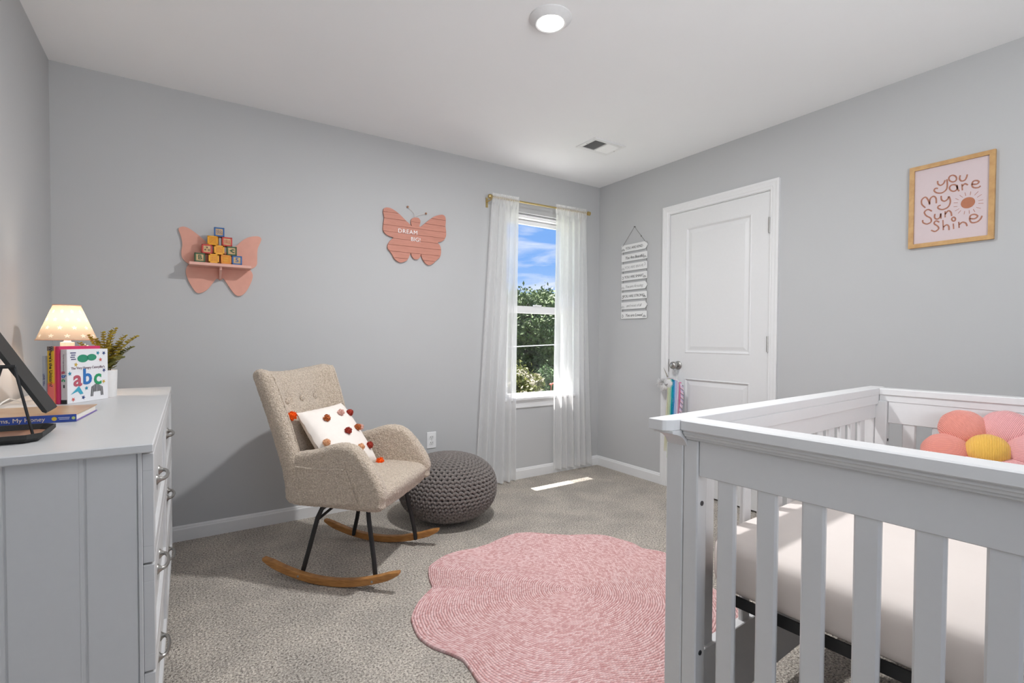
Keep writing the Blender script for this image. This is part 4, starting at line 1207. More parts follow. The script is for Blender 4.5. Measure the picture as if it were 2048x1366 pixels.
# support frame under the mattress
b = MB()
q = [(.22, -.004), (CL - .22, -.004), (CL - .085, -.06), (CL - .085, -CW + .06), (CL - .22, -CW + .004), (.22, -CW + .004), (.085, -CW + .06), (.085, -.060)]
for i in range(8):
    p0, p1 = Vector((*q[i], .478)), Vector((*q[(i + 1) % 8], .478)); d = (p1 - p0).normalized(); nn_ = Vector((-d.y, d.x, 0)) * .003
    b.add([p0 - nn_ + Vector((0, 0, -.015)), p1 - nn_ + Vector((0, 0, -.015)), p1 + nn_ + Vector((0, 0, -.015)), p0 + nn_ + Vector((0, 0, -.015)),
           p0 - nn_ + Vector((0, 0, .011)), p1 - nn_ + Vector((0, 0, .011)), p1 + nn_ + Vector((0, 0, .011)), p0 + nn_ + Vector((0, 0, .011))],
          [(0, 1, 2, 3), (4, 7, 6, 5), (0, 4, 5, 1), (1, 5, 6, 2), (2, 6, 7, 3), (3, 7, 4, 0)])
for k in range(9):
    x = .2 + k * (CL - .4) / 8; b.box(x - .008, x + .008, -CW + .006, -.006, .474, .477)
b.build('spring_frame', black_m, cb)
# mattress
sheet = mat('cream_fitted_sheet', (.76, .69, .645), .85, bump=.06, bscale=12, var=.02, vscale=8, spec=.15)
mt = thing('mattress', 'crib mattress in a plain cream fitted sheet', 'mattress', (1.0301, .7966, 0), R(3.4))
def rrect(x0, x1, y0, y1, r_, k=7):
    out_ = []
    for cx_, cy_, a0 in ((x1 - r_, y1 - r_, 0), (x0 + r_, y1 - r_, 90), (x0 + r_, y0 + r_, 180), (x1 - r_, y0 + r_, 270)):
        for j in range(k + 1):
            a = R(a0 + 90 * j / k); out_.append((cx_ + r_ * math.cos(a), cy_ + r_ * math.sin(a)))
    return out_
vs, fs = [], []; first = None
for ins, z in ((.012, .4895), (.003, .496), (0, .51), (0, .56), (.002, .585), (.008, .597), (.020, .605), (.05, .608)):
    ring = rrect(.083 + ins, CL - .083 - ins, -CW + .004 + ins, -.004 - ins, max(.02, .10 - ins))
    base = len(vs); n = len(ring); vs += [(a, c, z) for a, c in ring]
    if first is not None:
        for i in range(n): fs.append((base - n + i, base - n + (i + 1) % n, base + (i + 1) % n, base + i))
    else: fs.append(tuple(range(n - 1, -1, -1)))
    first = 1
fs.append(tuple(len(vs) - n + i for i in range(n)))
MB().add(vs, fs).build('fitted_sheet', sheet, mt, smooth=True, angle=60)

# ------------------------------------------------------------------ FLOWER CUSHION in the crib
def cord_mat(name, c, c2):
    m = bpy.data.materials.new(name); m.use_nodes = True; t = m.node_tree; b = t.nodes['Principled BSDF']
    b.inputs['Roughness'].default_value = .85; b.inputs['Sheen Weight'].default_value = .3; b.inputs['Specular IOR Level'].default_value = .1
    co = t.nodes.new('ShaderNodeTexCoord'); wv = t.nodes.new('ShaderNodeTexWave'); wv.inputs['Scale'].default_value = 78; wv.bands_direction = 'X'; wv.inputs['Distortion'].default_value = .3
    t.links.new(co.outputs['Object'], wv.inputs['Vector'])
    rp = t.nodes.new('ShaderNodeValToRGB'); rp.color_ramp.elements[0].color = (*c2, 1); rp.color_ramp.elements[1].color = (*c, 1)
    t.links.new(wv.outputs['Fac'], rp.inputs[0]); t.links.new(rp.outputs[0], b.inputs['Base Color'])
    bp = t.nodes.new('ShaderNodeBump'); bp.inputs['Strength'].default_value = .6; bp.inputs['Distance'].default_value = .003
    t.links.new(wv.outputs['Fac'], bp.inputs['Height']); t.links.new(bp.outputs[0], b.inputs['Normal'])
    return m
coral = cord_mat('coral_corduroy', (.84, .34, .28), (.66, .21, .16)); pinkc = cord_mat('pink_corduroy', (.86, .44, .44), (.70, .30, .30)); yelc = cord_mat('yellow_corduroy', (.90, .56, .13), (.74, .40, .05))
dd = 1.70; lat = dd * (1981 - 1024) / 994.54
fc = Vector((dd * math.sin(YAW) + lat * math.cos(YAW), dd * math.cos(YAW) - lat * math.sin(YAW), .729))
fl = thing('flower_cushion', 'pink corduroy flower shaped cushion with yellow centre in the crib', 'cushion', fc)
vd = Vector((fc.x, fc.y, 0)).normalized(); rt = Vector((vd.y, -vd.x, 0)); tilt = R(52)
ua = vd * math.cos(tilt) + Vector((0, 0, 1)) * math.sin(tilt); na = rt.cross(ua)
M3 = Matrix.Identity(4)
for i in range(3): M3[i][0], M3[i][1], M3[i][2] = rt[i], ua[i], na[i]
def puff(cx_, cy_, rx, ry, th, ang, m, name, z=0.0):
    b = MB()
    def f(u, v):
        a = 2 * PI * u; ph = -PI / 2 + PI * v
        r_ = math.cos(ph) ** .8 if 0 < v < 1 else 0
        wr = 1 + .012 * math.sin(9 * a) * r_
        x_, y_ = rx * r_ * math.cos(a) * wr, ry * r_ * math.sin(a) * wr
        return (x_, y_, th * math.sin(ph))
    b.grid(f, 40, 22, wrap=True)
    o = b.build(name, m, fl, smooth=True, angle=0)
    o.matrix_local = M3 @ Matrix.Translation((cx_, cy_, z)) @ Matrix.Rotation(ang, 4, 'Z')
    return o
rad = .108
for k in range(6):
    a = R(60 * k + 7)
    o = puff(rad * math.cos(a), rad * math.sin(a), .070, .073, .050, a + PI / 2, coral if k in (2, 3) else pinkc, 'petal', z=-.004 * (k % 2))
    if k in (2, 3): o['label'] = 'coral petal'
tag(puff(0, 0, .062, .060, .056, 0, yelc, 'flower_centre', z=.008), 'yellow round centre')

# ------------------------------------------------------------------ TABLE LAMP
LX, LY = -.371, 2.55
lm = thing('table_lamp', 'small lit table lamp with cream star pattern shade and white base', 'lamp', (LX, LY, DT))
shade_m = bpy.data.materials.new('cream_shade_fabric'); shade_m.use_nodes = True; t = shade_m.node_tree; t.nodes.clear()
o_ = t.nodes.new('ShaderNodeOutputMaterial'); mxs = t.nodes.new('ShaderNodeMixShader'); d1 = t.nodes.new('ShaderNodeBsdfDiffuse'); d2 = t.nodes.new('ShaderNodeBsdfTranslucent')
mxs.inputs[0].default_value = .55; d1.inputs['Color'].default_value = (.9, .72, .58, 1); d2.inputs['Color'].default_value = (.185, .152, .118, 1)
t.links.new(d1.outputs[0], mxs.inputs[1]); t.links.new(d2.outputs[0], mxs.inputs[2]); t.links.new(mxs.outputs[0], o_.inputs[0])
def nm(op, a, b=None, c=None):
    n = t.nodes.new('ShaderNodeMath'); n.operation = op
    for i, q in enumerate((a, b, c)):
        if q is None: continue
        if isinstance(q, (int, float)): n.inputs[i].default_value = q
        else: t.links.new(q, n.inputs[i])
    return n.outputs[0]
tco = t.nodes.new('ShaderNodeTexCoord'); sx = t.nodes.new('ShaderNodeSeparateXYZ'); t.links.new(tco.outputs['Object'], sx.inputs[0])
vv = nm('MULTIPLY', nm('SUBTRACT', sx.outputs[2], 1.1 - DT), 4.3 / .133)
ua_ = nm('MULTIPLY', nm('ARCTAN2', sx.outputs[1], sx.outputs[0]), 11 / (2 * PI))
uo = nm('ADD', nm('ADD', ua_, 20.0), nm('MULTIPLY', nm('FLOORED_MODULO', nm('FLOOR', vv), 2.0), .5))
lx = nm('MULTIPLY', nm('SUBTRACT', nm('FRACT', uo), .5), 1.25); ly = nm('SUBTRACT', nm('FRACT', vv), .5)
rr3 = nm('SQRT', nm('ADD', nm('MULTIPLY', lx, lx), nm('MULTIPLY', ly, ly)))
lim = nm('MULTIPLY_ADD', nm('COSINE', nm('MULTIPLY', nm('ARCTAN2', lx, ly), 5.0)), .07, .17)
ism = nm('LESS_THAN', rr3, lim)
for dn, c0, c1 in ((d1, (.80, .60, .46), (.98, .94, .84)), (d2, (.150, .125, .100), (.235, .225, .195))):
    mc = t.nodes.new('ShaderNodeMixRGB'); mc.inputs[1].default_value = (*c0, 1); mc.inputs[2].default_value = (*c1, 1)
    t.links.new(ism, mc.inputs[0]); t.links.new(mc.outputs[0], dn.inputs['Color'])
zb, zt, rb, rt_ = 1.1 - DT, 1.233 - DT, .0905, .041
MB().grid(lambda u, v: ((rb + (rt_ - rb) * v) * math.cos(2 * PI * u), (rb + (rt_ - rb) * v) * math.sin(2 * PI * u), zb + (zt - zb) * v), 48, 6, wrap=True).build('shade', shade_m, lm, smooth=True, angle=0)
for r_, z_ in ((rb, zb), (rt_, zt)):
    MB().tube([((r_ + .0005) * math.cos(2 * PI * k / 40), (r_ + .0005) * math.sin(2 * PI * k / 40), z_) for k in range(40)], .0018, 6, closed=True).build('shade_trim', mat('peach_trim', (.75, .42, .28), .8), lm, smooth=True)
MB().lathe([(0, 0), (.042, 0), (.044, .006), (.040, .012), (.022, .024), (.020, .06), (.0225, .12), (.0215, .19), (.0215, .2110), (.012, .2125), (.007, .225), (0, .222)], 32).build('base', mat('white_ceramic', (.82, .80, .77), .25), lm, smooth=True, angle=50)
bu = MB().sphere((0, 0, .252), .016, 16, 12, (1, 1, 1.25)); bu.build('bulb', mat('lit_bulb', (1, .82, .58), .4, emit=12.0), lm, smooth=True)
pl_ = bpy.data.lights.new('lamp_light', 'POINT'); pl_.energy = 2.4; pl_.color = (1, .86, .70); pl_.shadow_soft_size = .02
po = bpy.data.objects.new('lamp_light', pl_); COL.objects.link(po); po.parent = lm; po.location = (0, 0, .285)
MB().tube([(-.03, 0, .004), (-.07, -.06, .004), (-.105, -.15, .006), (-.118, -.22, .022), (-.122, -.28, .016), (-.125, -.34, .004)], .0025, 6).build('power_cord', mat('white_cord', (.8, .8, .78), .5), lm, smooth=True)

# ------------------------------------------------------------------ BOOKS
TH = R(55)
bx_o = Vector((-.3325, 2.270, DT + .0004))
exv = Vector((math.cos(TH), math.sin(TH), 0)); eyv = Vector((-math.sin(TH), math.cos(TH), 0))
paper_m = mat('book_pages', (.80, .77, .70), .8, var=.06, vscale=400, stretch=(1, 1, .02))
def cover(n, c, rough=.45): return mat(n, c, rough, var=.02)
def book(label, name, off, along, w, t_, h_, cm, spine_m=None):
    o_ = bx_o + eyv * off + exv * along
    r = thing(name, label, 'book', o_, TH, 'upright books on the dresser')
    MB().box(.002, w - .003, .002, t_ - .002, .003, h_ - .003).build('pages', paper_m, r)
    MB().box(0, w, 0, .002, 0, h_, .0006).box(0, w, t_ - .002, t_, 0, h_, .0006).build('cover', cm, r)
    MB().box(-.0006, .002, 0, t_, 0, h_, .0006).build('spine', spine_m or cm, r)
    return r
def cov_text(r, s, size, x, z, m, bold=0, shear=0, **k): return text(s, size, (1, 0, 0), (0, 0, 1), (x, -.0008, z), r, m, bold=bold, shear=shear, **k)
def sp_text(r, s, size, y, z, m, bold=0, shear=0): return text(s, size, (0, 0, -1), (0, -1, 0), (-.0012, y, z), r, m, bold=bold, shear=shear)
wcov = cover('white_book_cover', (.80, .80, .82)); gsp = cover('grey_spine', (.60, .56, .56))
def inkm(n, c): return mat(n, c, .6, var=.12, vscale=250)
W_, T_, H_ = .168, .0215, .1880
abc = book('white board book with coloured letters abc on the front', 'board_book', 0, 0, W_, T_, H_, wcov, gsp)
for s, x, c, n in (('a', .040, (.50, .10, .14), 'red_ink'), ('b', .079, (.03, .17, .48), 'blue_ink'), ('c', .122, (.02, .30, .12), 'green_ink')):
    cov_text(abc, s, .078, x, .083 if s != 'b' else .087, inkm(n, c), bold=.022)
cov_text(abc, "The Very Hungry Caterpillar's", .0125, .084, .1215, inkm('soft_ink', (.30, .22, .25)), space=.92)
b = MB()
for q_ in range(4): b.box(.013 + .003 * (q_ % 2), .034 - .002 * (q_ % 3), -.0011, -.0005, .174 - .0075 * q_, .1775 - .0075 * q_)
b.build('printed_line', inkm('navy_ink', (.08, .08, .2)), abc)['kind'] = 'stuff'
def star(b, x, z, r_, a0=0.3):
    pts = [(x + (r_ if k % 2 == 0 else r_ * .42) * math.cos(a0 + k * PI / 5), -.0009, z + (r_ if k % 2 == 0 else r_ * .42) * math.sin(a0 + k * PI / 5)) for k in range(10)]
    b.add([(x, -.0009, z)] + pts, [(0, 1 + k, 1 + (k + 1) % 10) for k in range(10)])
for n, c, L in (('navy_star', (.03, .06, .2), [(.150, .172), (.062, .016), (.150, .108)]), ('teal_star', (.02, .25, .38), [(.124, .173), (.010, .104), (.075, .048)]), ('red_star', (.6, .1, .08), [(.135, .148), (.022, .013)]), ('ochre_star', (.6, .4, .06), [(.034, .134), (.148, .066)])):
    b = MB()
    for x, z in L: star(b, x, z, .0085, x * 40)
    b.build('printed_star', inkm(n, c), abc)
# plain generic stand-ins for the cover's animal drawings
b = MB(); b.prism([(.062 + .022 * math.cos(k * PI / 9) , .155 + .014 * math.sin(k * PI / 9)) for k in range(18)], -.0009, -.0004, 'xz')
b.prism([(.098 + .020 * math.cos(k * PI / 9), .158 + .012 * math.sin(k * PI / 9)) for k in range(18)], -.0009, -.0004, 'xz'); b.build('printed_shape', inkm('teal_green_ink', (.03, .28, .16)), abc)
b = MB(); b.add([(.012, -.0009, .030), (.045, -.0009, .058), (.062, -.0009, .030), (.050, -.0009, .028), (.040, -.0009, .040)], [(0, 1, 4), (4, 1, 3), (3, 1, 2)]); b.build('printed_bird', inkm('sky_ink', (.05, .38, .52)), abc)
b = MB()
for k in range(9): b.add([(.092 + k * .0062, -.0009, .016 + (.016 if 1 < k < 7 else 0)), (.0955 + k * .0062, -.0009, .016 + (.016 if 1 < k < 7 else 0)), (.099 + k * .0055, -.0009, .052 + .008 * math.sin(k * .45)), (.096 + k * .0055, -.0009, .052 + .008 * math.sin(k * .45))], [(0, 1, 2, 3)])
b.build('printed_stripes', inkm('stripe_black', (.02, .02, .02)), abc)
for s, z, c, n in (('a', .108, (.50, .10, .14), 'red_ink'), ('b', .0945, (.03, .17, .48), 'blue_ink'), ('c', .081, (.02, .30, .12), 'green_ink')):
    sp_text(abc, s, .022, T_ / 2, z, inkm(n, c), bold=.03)
sp_text(abc, "The Very Hungry Caterpillar's", .0048, T_ / 2, .142, inkm('soft_ink', (.30, .22, .25)))
MB().box(-.0011, -.0004, .0005, T_ - .0005, .0005, .014).build('spine_band', inkm('stripe_black', (.02, .02, .02)), abc)
MB().box(-.0012, -.0004, .008, .013, .055, .066).build('printed_shape', inkm('stripe_black', (.02, .02, .02)), abc)
pink_b = book('tall bright pink picture book behind the white board book', 'picture_book', T_ + .001, -.004, .165, .0115, .1985, cover('hot_pink_cover', (.62, .03, .13)))
MB().box(.001, .164, .001, .0108, .1975, .1988).build('cover_edge', cover('mid_pink_edge', (.80, .16, .26)), pink_b)
yb = book('book with yellow and coral spine asking Where\'s the Unicorn?', 'picture_book', T_ + .0135, -.010, .165, .0235, .1985, cover('coral_cover', (.78, .15, .13)), cover('yellow_spine', (.70, .42, .02)))
MB().box(-.0011, -.0004, 0, .0235, 0, .072).build('spine_band', cover('coral_cover', (.78, .15, .13)), yb)
MB().box(-.0011, -.0004, 0, .0235, .184, .1985).build('spine_band', cover('dark_mottled_band', (.16, .12, .10)), yb)
sp_text(yb, "Where's the Unicorn?", .0155, .0118, .130, inkm('near_black_ink', (.02, .015, .03)), bold=.012)
b = MB()
for q_ in range(3):
    r0_ = .0095 - q_ * .0028
    b.tube([(-.0011, .0118 + r0_ * math.cos(k * PI / 10), .068 + r0_ * math.sin(k * PI / 10)) for k in range(11)], .0009, 4)
b.build('printed_rainbow', inkm('orange_ink', (.8, .25, .02)), yb)
gb = book('thin grey blue spined book at the left end of the row', 'picture_book', T_ + .038, -.016, .16, .0115, .166, cover('grey_blue_cover', (.36, .38, .42)))
sp_text(gb, 'LOVE YOU', .0085, .0058, .085, inkm('navy_ink', (.08, .08, .2)), bold=.01)
# flat book
fb = thing('flat_book', 'picture book lying flat with blue spine reading Sweet Dreams, My Honey', 'book', (-.496, 1.8165, DT + .0004), R(-4.6))
fw, fd, fh = .252, .232, .0205
MB().box(.0, fw - .004, .003, fd - .003, .0025, fh - .0025).build('pages', paper_m, fb)
MB().box(0, fw, 0, fd, fh - .0025, fh, .0006).build('cover', mat('brown_gold_cover', (.50, .26, .11), .3, color2=(.62, .42, .24), vscale=9, detail=4), fb)
MB().box(0, fw, 0, fd, 0, .0025, .0006).build('back_cover', cover('violet_cover', (.16, .10, .38)), fb)
MB().box(0, fw, -.0008, .002, 0, fh, .0006).build('spine', cover('royal_blue_spine', (.03, .07, .33)), fb)
text('Sweet Dreams, My Honey', .0155, (1, 0, 0), (0, 0, 1), (.105, -.0014, fh / 2), fb, inkm('cream_ink', (.80, .66, .50)), bold=0)
MB().box(.214, .238, -.0013, -.0008, .0118, .0132).box(.216, .237, -.0013, -.0008, .0078, .0092).build('printed_line', inkm('white_ink', (.7, .7, .75)), fb)['kind'] = 'stuff'
MB().lathe([(.0055, 0), (0, -.0004)], 12, (.206, -.0010, fh / 2), 'y').build('printed_dot', inkm('honey_ink', (.75, .50, .04)), fb)
MB().lathe([(.004, 0), (0, -.0004)], 12, (.246, -.0010, fh / 2), 'y').build('printed_dot', inkm('lime_ink', (.5, .6, .2)), fb)

# ------------------------------------------------------------------ PLANT
pt = thing('potted_plant', 'faux eucalyptus plant in a small white pot behind the books', 'plant', (-.250, 2.475, DT))
MB().lathe([(0, 0), (.032, 0), (.034, .004), (.0365, .098), (.0365, .104), (.033, .104), (.031, .09), (0, .088)], 32).build('pot', mat('white_matte_pot', (.80, .79, .78), .6), pt, smooth=True, angle=50)
rnd = random.Random(21)
leaf_g = mat('olive_leaf', (.16, .17, .045), .55, color2=(.26, .23, .04), vscale=50); leaf_lit = mat('lamplit_leaf', (.55, .42, .05), .55, color2=(.40, .30, .04), vscale=50)  # yellow leaves have the lamp's glow painted into their colour
stem_m = mat('brown_stem', (.14, .09, .03), .7)
tips = [(.035, -.03, .262), (.062, -.01, .235), (.098, .0, .232), (.082, .03, .19), (-.005, -.02, .245), (-.03, .02, .22), (-.072, -.02, .205), (-.055, .03, .235), (.055, -.025, .15), (.015, .03, .25), (-.02, -.03, .20), (.045, .02, .205)]
for si, (tx_, ty_, tz_) in enumerate(tips):
    p0 = Vector((rnd.uniform(-.012, .012), rnd.uniform(-.012, .012), .085)); p2 = Vector((tx_, ty_, tz_)); p1 = p0 * .45 + p2 * .55 + Vector((-tx_ * .25, 0, .02))
    cpt = [p0 * (1 - q) ** 2 + p1 * 2 * q * (1 - q) + p2 * q * q for q in [k / 10 for k in range(11)]]
    stem = MB().tube(cpt, [.0016 - .0008 * k / 10 for k in range(11)], 5).build('stem', stem_m, pt, smooth=True)
    lb_ = MB()
    for k in range(12):
        q = .16 + .84 * k / 11; c = p0 * (1 - q) ** 2 + p1 * 2 * q * (1 - q) + p2 * q * q
        for s_ in (0, 1, 2):
            a = 2.4 * k + s_ * 2.09 + rnd.uniform(-.3, .3); d = Vector((math.cos(a), math.sin(a), rnd.uniform(.2, .7))).normalized(); sd = d.cross(Vector((0, 0, 1))).normalized()
            up_ = sd.cross(d); L = rnd.uniform(.0155, .021) * (1.15 - .55 * q)
            lb_.add([c, c + d * L * .45 + sd * L * .58 + up_ * .001, c + d * L * .95 + sd * L * .42 + up_ * .0025, c + d * L * 1.15 + up_ * .003, c + d * L * .95 - sd * L * .42 + up_ * .0025, c + d * L * .45 - sd * L * .58 + up_ * .001, c + d * L * .55 - up_ * .001],
                    [(0, 1, 6), (1, 2, 6), (2, 3, 6), (3, 4, 6), (4, 5, 6), (5, 0, 6)])
    lo_ = lb_.build('leaves', leaf_lit if (tx_ < .04 or tz_ > .225) else leaf_g, stem, smooth=True, angle=0); lo_['kind'] = 'stuff'

# ------------------------------------------------------------------ TILTING MIRROR ON STAND
ms = thing('tabletop_mirror', 'black metal tilting tabletop mirror on angled legs over a tray', 'mirror', (0, 0, DT))
ya, yb_ = 1.540, 1.648
tz = .0
def octo(x0, x1, y0, y1, c): return [(x0 + c, y0), (x1 - c, y0), (x1, y0 + c), (x1, y1 - c), (x1 - c, y1), (x0 + c, y1), (x0, y1 - c), (x0, y0 + c)]
vs, fs = [], []
rings = [(0, .0), (.0, .012), (-.005, .016), (.004, .0165), (.010, .006), (.012, .0045)]
for ins, z in ((.008, .001), (0, .010), (0, .019), (.003, .019), (.010, .006), (.012, .005)):
    r8 = octo(-.47 + ins, -.262 - ins, 1.478 + ins, 1.662 - ins, .022)
    base = len(vs); vs += [(a, c, z) for a, c in r8]
    if base:
        for i in range(8): fs.append((base - 8 + i, base - 8 + (i + 1) % 8, base + (i + 1) % 8, base + i))
    else: fs.append(tuple(range(7, -1, -1)))
fs.append(tuple(len(vs) - 8 + i for i in range(8)))
MB().add(vs, fs).build('tray', speck_m, ms)
MB().prism(octo(-.457, -.275, 1.491, 1.649, .02), .0052, .0068, 'xy').build('tray_reflection', mat('salmon_reflection', (.55, .27, .16), .4, .5, var=.05), ms)  # reflected light on the tray floor, painted as a salmon sheet
dvec = Vector((.092, 0, -.170)).normalized(); nvec = Vector((.170, 0, .092)).normalized()
pc_ = Vector((-.322, 0, 1.046 - DT)); hb_ = .124
vs = []
for sy_ in (ya, yb_):
    for q in ((-hb_, -.004), (hb_ - .006, -.004), (hb_, .0), (hb_ - .002, .004), (-hb_, .004)):
        p = pc_ + dvec * q[0] + nvec * q[1]; vs.append((p.x, sy_, p.z))
MB().add(vs, [(0, 1, 2, 3, 4), (9, 8, 7, 6, 5)] + [(i, (i + 1) % 5, 5 + (i + 1) % 5, 5 + i) for i in range(5)]).build('mirror_frame', speck_m, ms)
vs = []
for sy_ in (ya + .008, yb_ - .008):
    for q in (-hb_ + .01, hb_ - .012):
        p = pc_ + dvec * q - nvec * .0046; vs.append((p.x, sy_, p.z))
MB().add(vs, [(0, 1, 3, 2)]).build('mirror_glass', mat('mirror_silver', (.8, .8, .8), .03, 1.0), ms)
yy = ya - .006
for fx, off in ((-.283, .009), (-.372, -.011)):
    MB().tube([(pc_.x + off, yy, pc_.z), (fx, yy - .004, .008)], .0028, 8).build('leg', black_m, ms, smooth=True)
MB().tube([(pc_.x - .013, yy, pc_.z), (pc_.x + .011, yy, pc_.z)], .0042, 8).build('pivot', black_m, ms, smooth=True)
MB().tube([(pc_.x, yy, pc_.z), (pc_.x, yb_ - .01, pc_.z)], .003, 8).build('axle', black_m, ms, smooth=True)

# ------------------------------------------------------------------ UNICORN YARN HANGING
un = thing('unicorn_hanging', 'white yarn unicorn head with rainbow tassel mane on the door knob', 'door hanging')
ux = 2.985
wy = mat('white_fluffy_yarn', (.80, .79, .78), .95, bump=.5, bscale=500, var=.06, vscale=200, spec=.1)
b = MB(); rnd = random.Random(3)
# head: skull plus muzzle pointing towards the window corner
b.sphere((ux, 2.405, .790), .040, 16, 12, (.55, 1, 1.0)).sphere((ux, 2.440, .765), .030, 14, 10, (.6, 1.1, .9)).sphere((ux, 2.463, .748), .020, 12, 8, (.7, 1, 1))
b.build('head', wy, un, smooth=True)
b = MB()
for i in range(520):
    y_, z_ = (2.478, .79) if i < 380 else (2.455, .75)
    a = rnd.uniform(0, 2 * PI); r_ = rnd.uniform(.008, .042 if i < 380 else .03); p0 = Vector((ux - rnd.uniform(-.015, .02), y_, z_)); p1 = p0 + Vector((rnd.uniform(-.012, .012), r_ * math.cos(a), r_ * math.sin(a)))
    b.tube([p0, p0 * .5 + p1 * .5 + Vector((0, 0, .004)), p1], .0007, 3, cap=False)
b.build('fluffy_forelock', wy, un)['kind'] = 'stuff'
MB().tube([(ux, 2.418, .828), (ux, 2.437, .862), (ux, 2.459, .902)], [.0065, .0042, .0012], 8).build('horn', mat('striped_horn', (.45, .42, .36), .4, color2=(.15, .14, .12), vscale=120, stretch=(1, 1, 2)), un, smooth=True)
MB().tube([(ux - .024, 2.417 + .0105 * math.cos(PI + k * PI / 8), .788 + .0105 * math.sin(PI + k * PI / 8)) for k in range(9)], .0018, 6).build('closed_eye', mat('black_thread', (.01, .01, .01), .6), un, smooth=True)
MB().tube([(ux - .010, 2.42, .826), (ux - .012, 2.393, .833), (ux - .010, 2.36, .826), (ux - .008, 2.325, .815), (ux - .006, 2.30, .79), (ux - .006, 2.288, .765)], .006, 8).build('braided_headband', mat('speckled_cord', (.75, .72, .73), .9, color2=(.35, .33, .38), vscale=260), un, smooth=True)
MB().tube([(ux - .004, 2.375, .83), (KX := XF - .052, 2.388, .905), (XF - .040, 2.391, .9495), (XF - .030, 2.384, .90), (ux - .008, 2.330, .82)], .0011, 5).build('hanging_string', mat('clear_twine', (.55, .55, .52), .6), un)
strands = [('cream', (.72, .70, .52), 2.408, 2.430, .30, .30), ('lime', (.66, .74, .52), 2.398, 2.404, .24, .24), ('mint', (.42, .72, .60), 2.384, 2.392, .34, .36), ('teal', (.02, .42, .50), 2.371, 2.378, .42, .42), ('blue', (.05, .33, .62), 2.357, 2.366, .44, .44), ('pale_blue', (.45, .65, .85), 2.345, 2.352, .45, .45), ('lilac', (.68, .62, .85), 2.334, 2.340, .46, .46), ('white', (.82, .80, .86), 2.322, 2.328, .45, .45), ('pink', (.75, .25, .42), 2.305, 2.316, .46, .46)]
for n, c, yt, yb2, zb2, _ in strands:
    b = MB()
    for i in range(16):
        y0 = yt + rnd.uniform(-.005, .005); x0 = ux - .006 + rnd.uniform(-.008, .006); zt2 = .826 - max(0, 2.36 - yt) * .35
        y1 = yb2 + rnd.uniform(-.010, .010); z1 = zb2 + rnd.uniform(-.02, .03)
        b.tube([(x0, y0, zt2), (x0 + rnd.uniform(-.004, .003), y0 + rnd.uniform(-.003, .004), zt2 - .12), (x0 + rnd.uniform(-.003, .003), (y0 + y1) / 2, (zt2 + z1) / 2), (x0, y1, z1)], .0015, 4)
    o = b.build('mane_strand', mat(n + '_yarn', c, .9, var=.15, vscale=300, spec=.1), un)
    o['label'] = n.replace('_', ' ') + ' yarn strand'
for q_, (c, n) in enumerate((((.80, .62, .68), 'rose_yarn'), ((.62, .52, .70), 'violet_yarn'), ((.35, .30, .36), 'grey_yarn'))):
    pts = []
    for k in range(60):
        s_ = k / 59; ph_ = 2 * PI * 9 * s_ + q_ * 2 * PI / 3
        pts.append((ux - .010 + .0045 * math.cos(ph_ * 1), 2.290 - .008 * math.sin(PI * min(1, s_ * 1.6)) + .012 * s_ + .0085 * math.sin(ph_) * (1 - .3 * s_), .785 - .30 * s_))
    MB().tube(pts, .0048, 6).build('braid', mat(n, c, .9, var=.1, vscale=300, spec=.1), un, smooth=True)

# ------------------------------------------------------------------ OUTDOORS
GZ = -.35
grass = mat('lawn_grass', (.055, .095, .025), .9, bump=.5, bscale=20, color2=(.09, .11, .035), vscale=6)
struct(MB().box(-30, 60, Y1 + T, 60, GZ - .1, GZ).build('lawn', grass), 'sunlit lawn outside the window')
struct(MB().box(-2.0, 6.5, Y1 + T, 6.0 - .8, GZ, GZ + .02).build('bounce_slab', mat('pale_concrete', (.76, .76, .75), .9, bump=.2, bscale=60, var=.08, vscale=4)), 'unseen pale concrete slab added to bounce sunlight through the window')  # unseen slab, added to throw sun up onto the ceiling
siding = mat('pale_siding', (.62, .62, .60), .7)
struct(MB().box(X0 - 1.5, X1 + 1.2, Y1 + T, 3.762, 2.50, 2.56).box(X0 - 1.5, X1 + 1.2, 3.74, 3.762, 2.44, 2.58).build('trim_1', siding), 'roof eave above the window')
lm1 = mat('sunlit_leaf', (.15, .20, .08), .6, color2=(.05, .085, .03), vscale=1.2, spec=.3)
lm2 = mat('shaded_leaf', (.035, .065, .04), .6, color2=(.015, .03, .02), vscale=1.5, spec=.3)  # darker leaf copy, shade of background trees and hedge painted in
lm3 = mat('fresh_leaf', (.10, .17, .06), .6, color2=(.05, .09, .03), vscale=5, spec=.3)
lm4 = mat('yellow_green_bush_leaf', (.16, .17, .035), .6, color2=(.07, .085, .02), vscale=8, spec=.3)
bark = mat('tree_bark', (.055, .045, .035), .9, bump=.4, bscale=20)
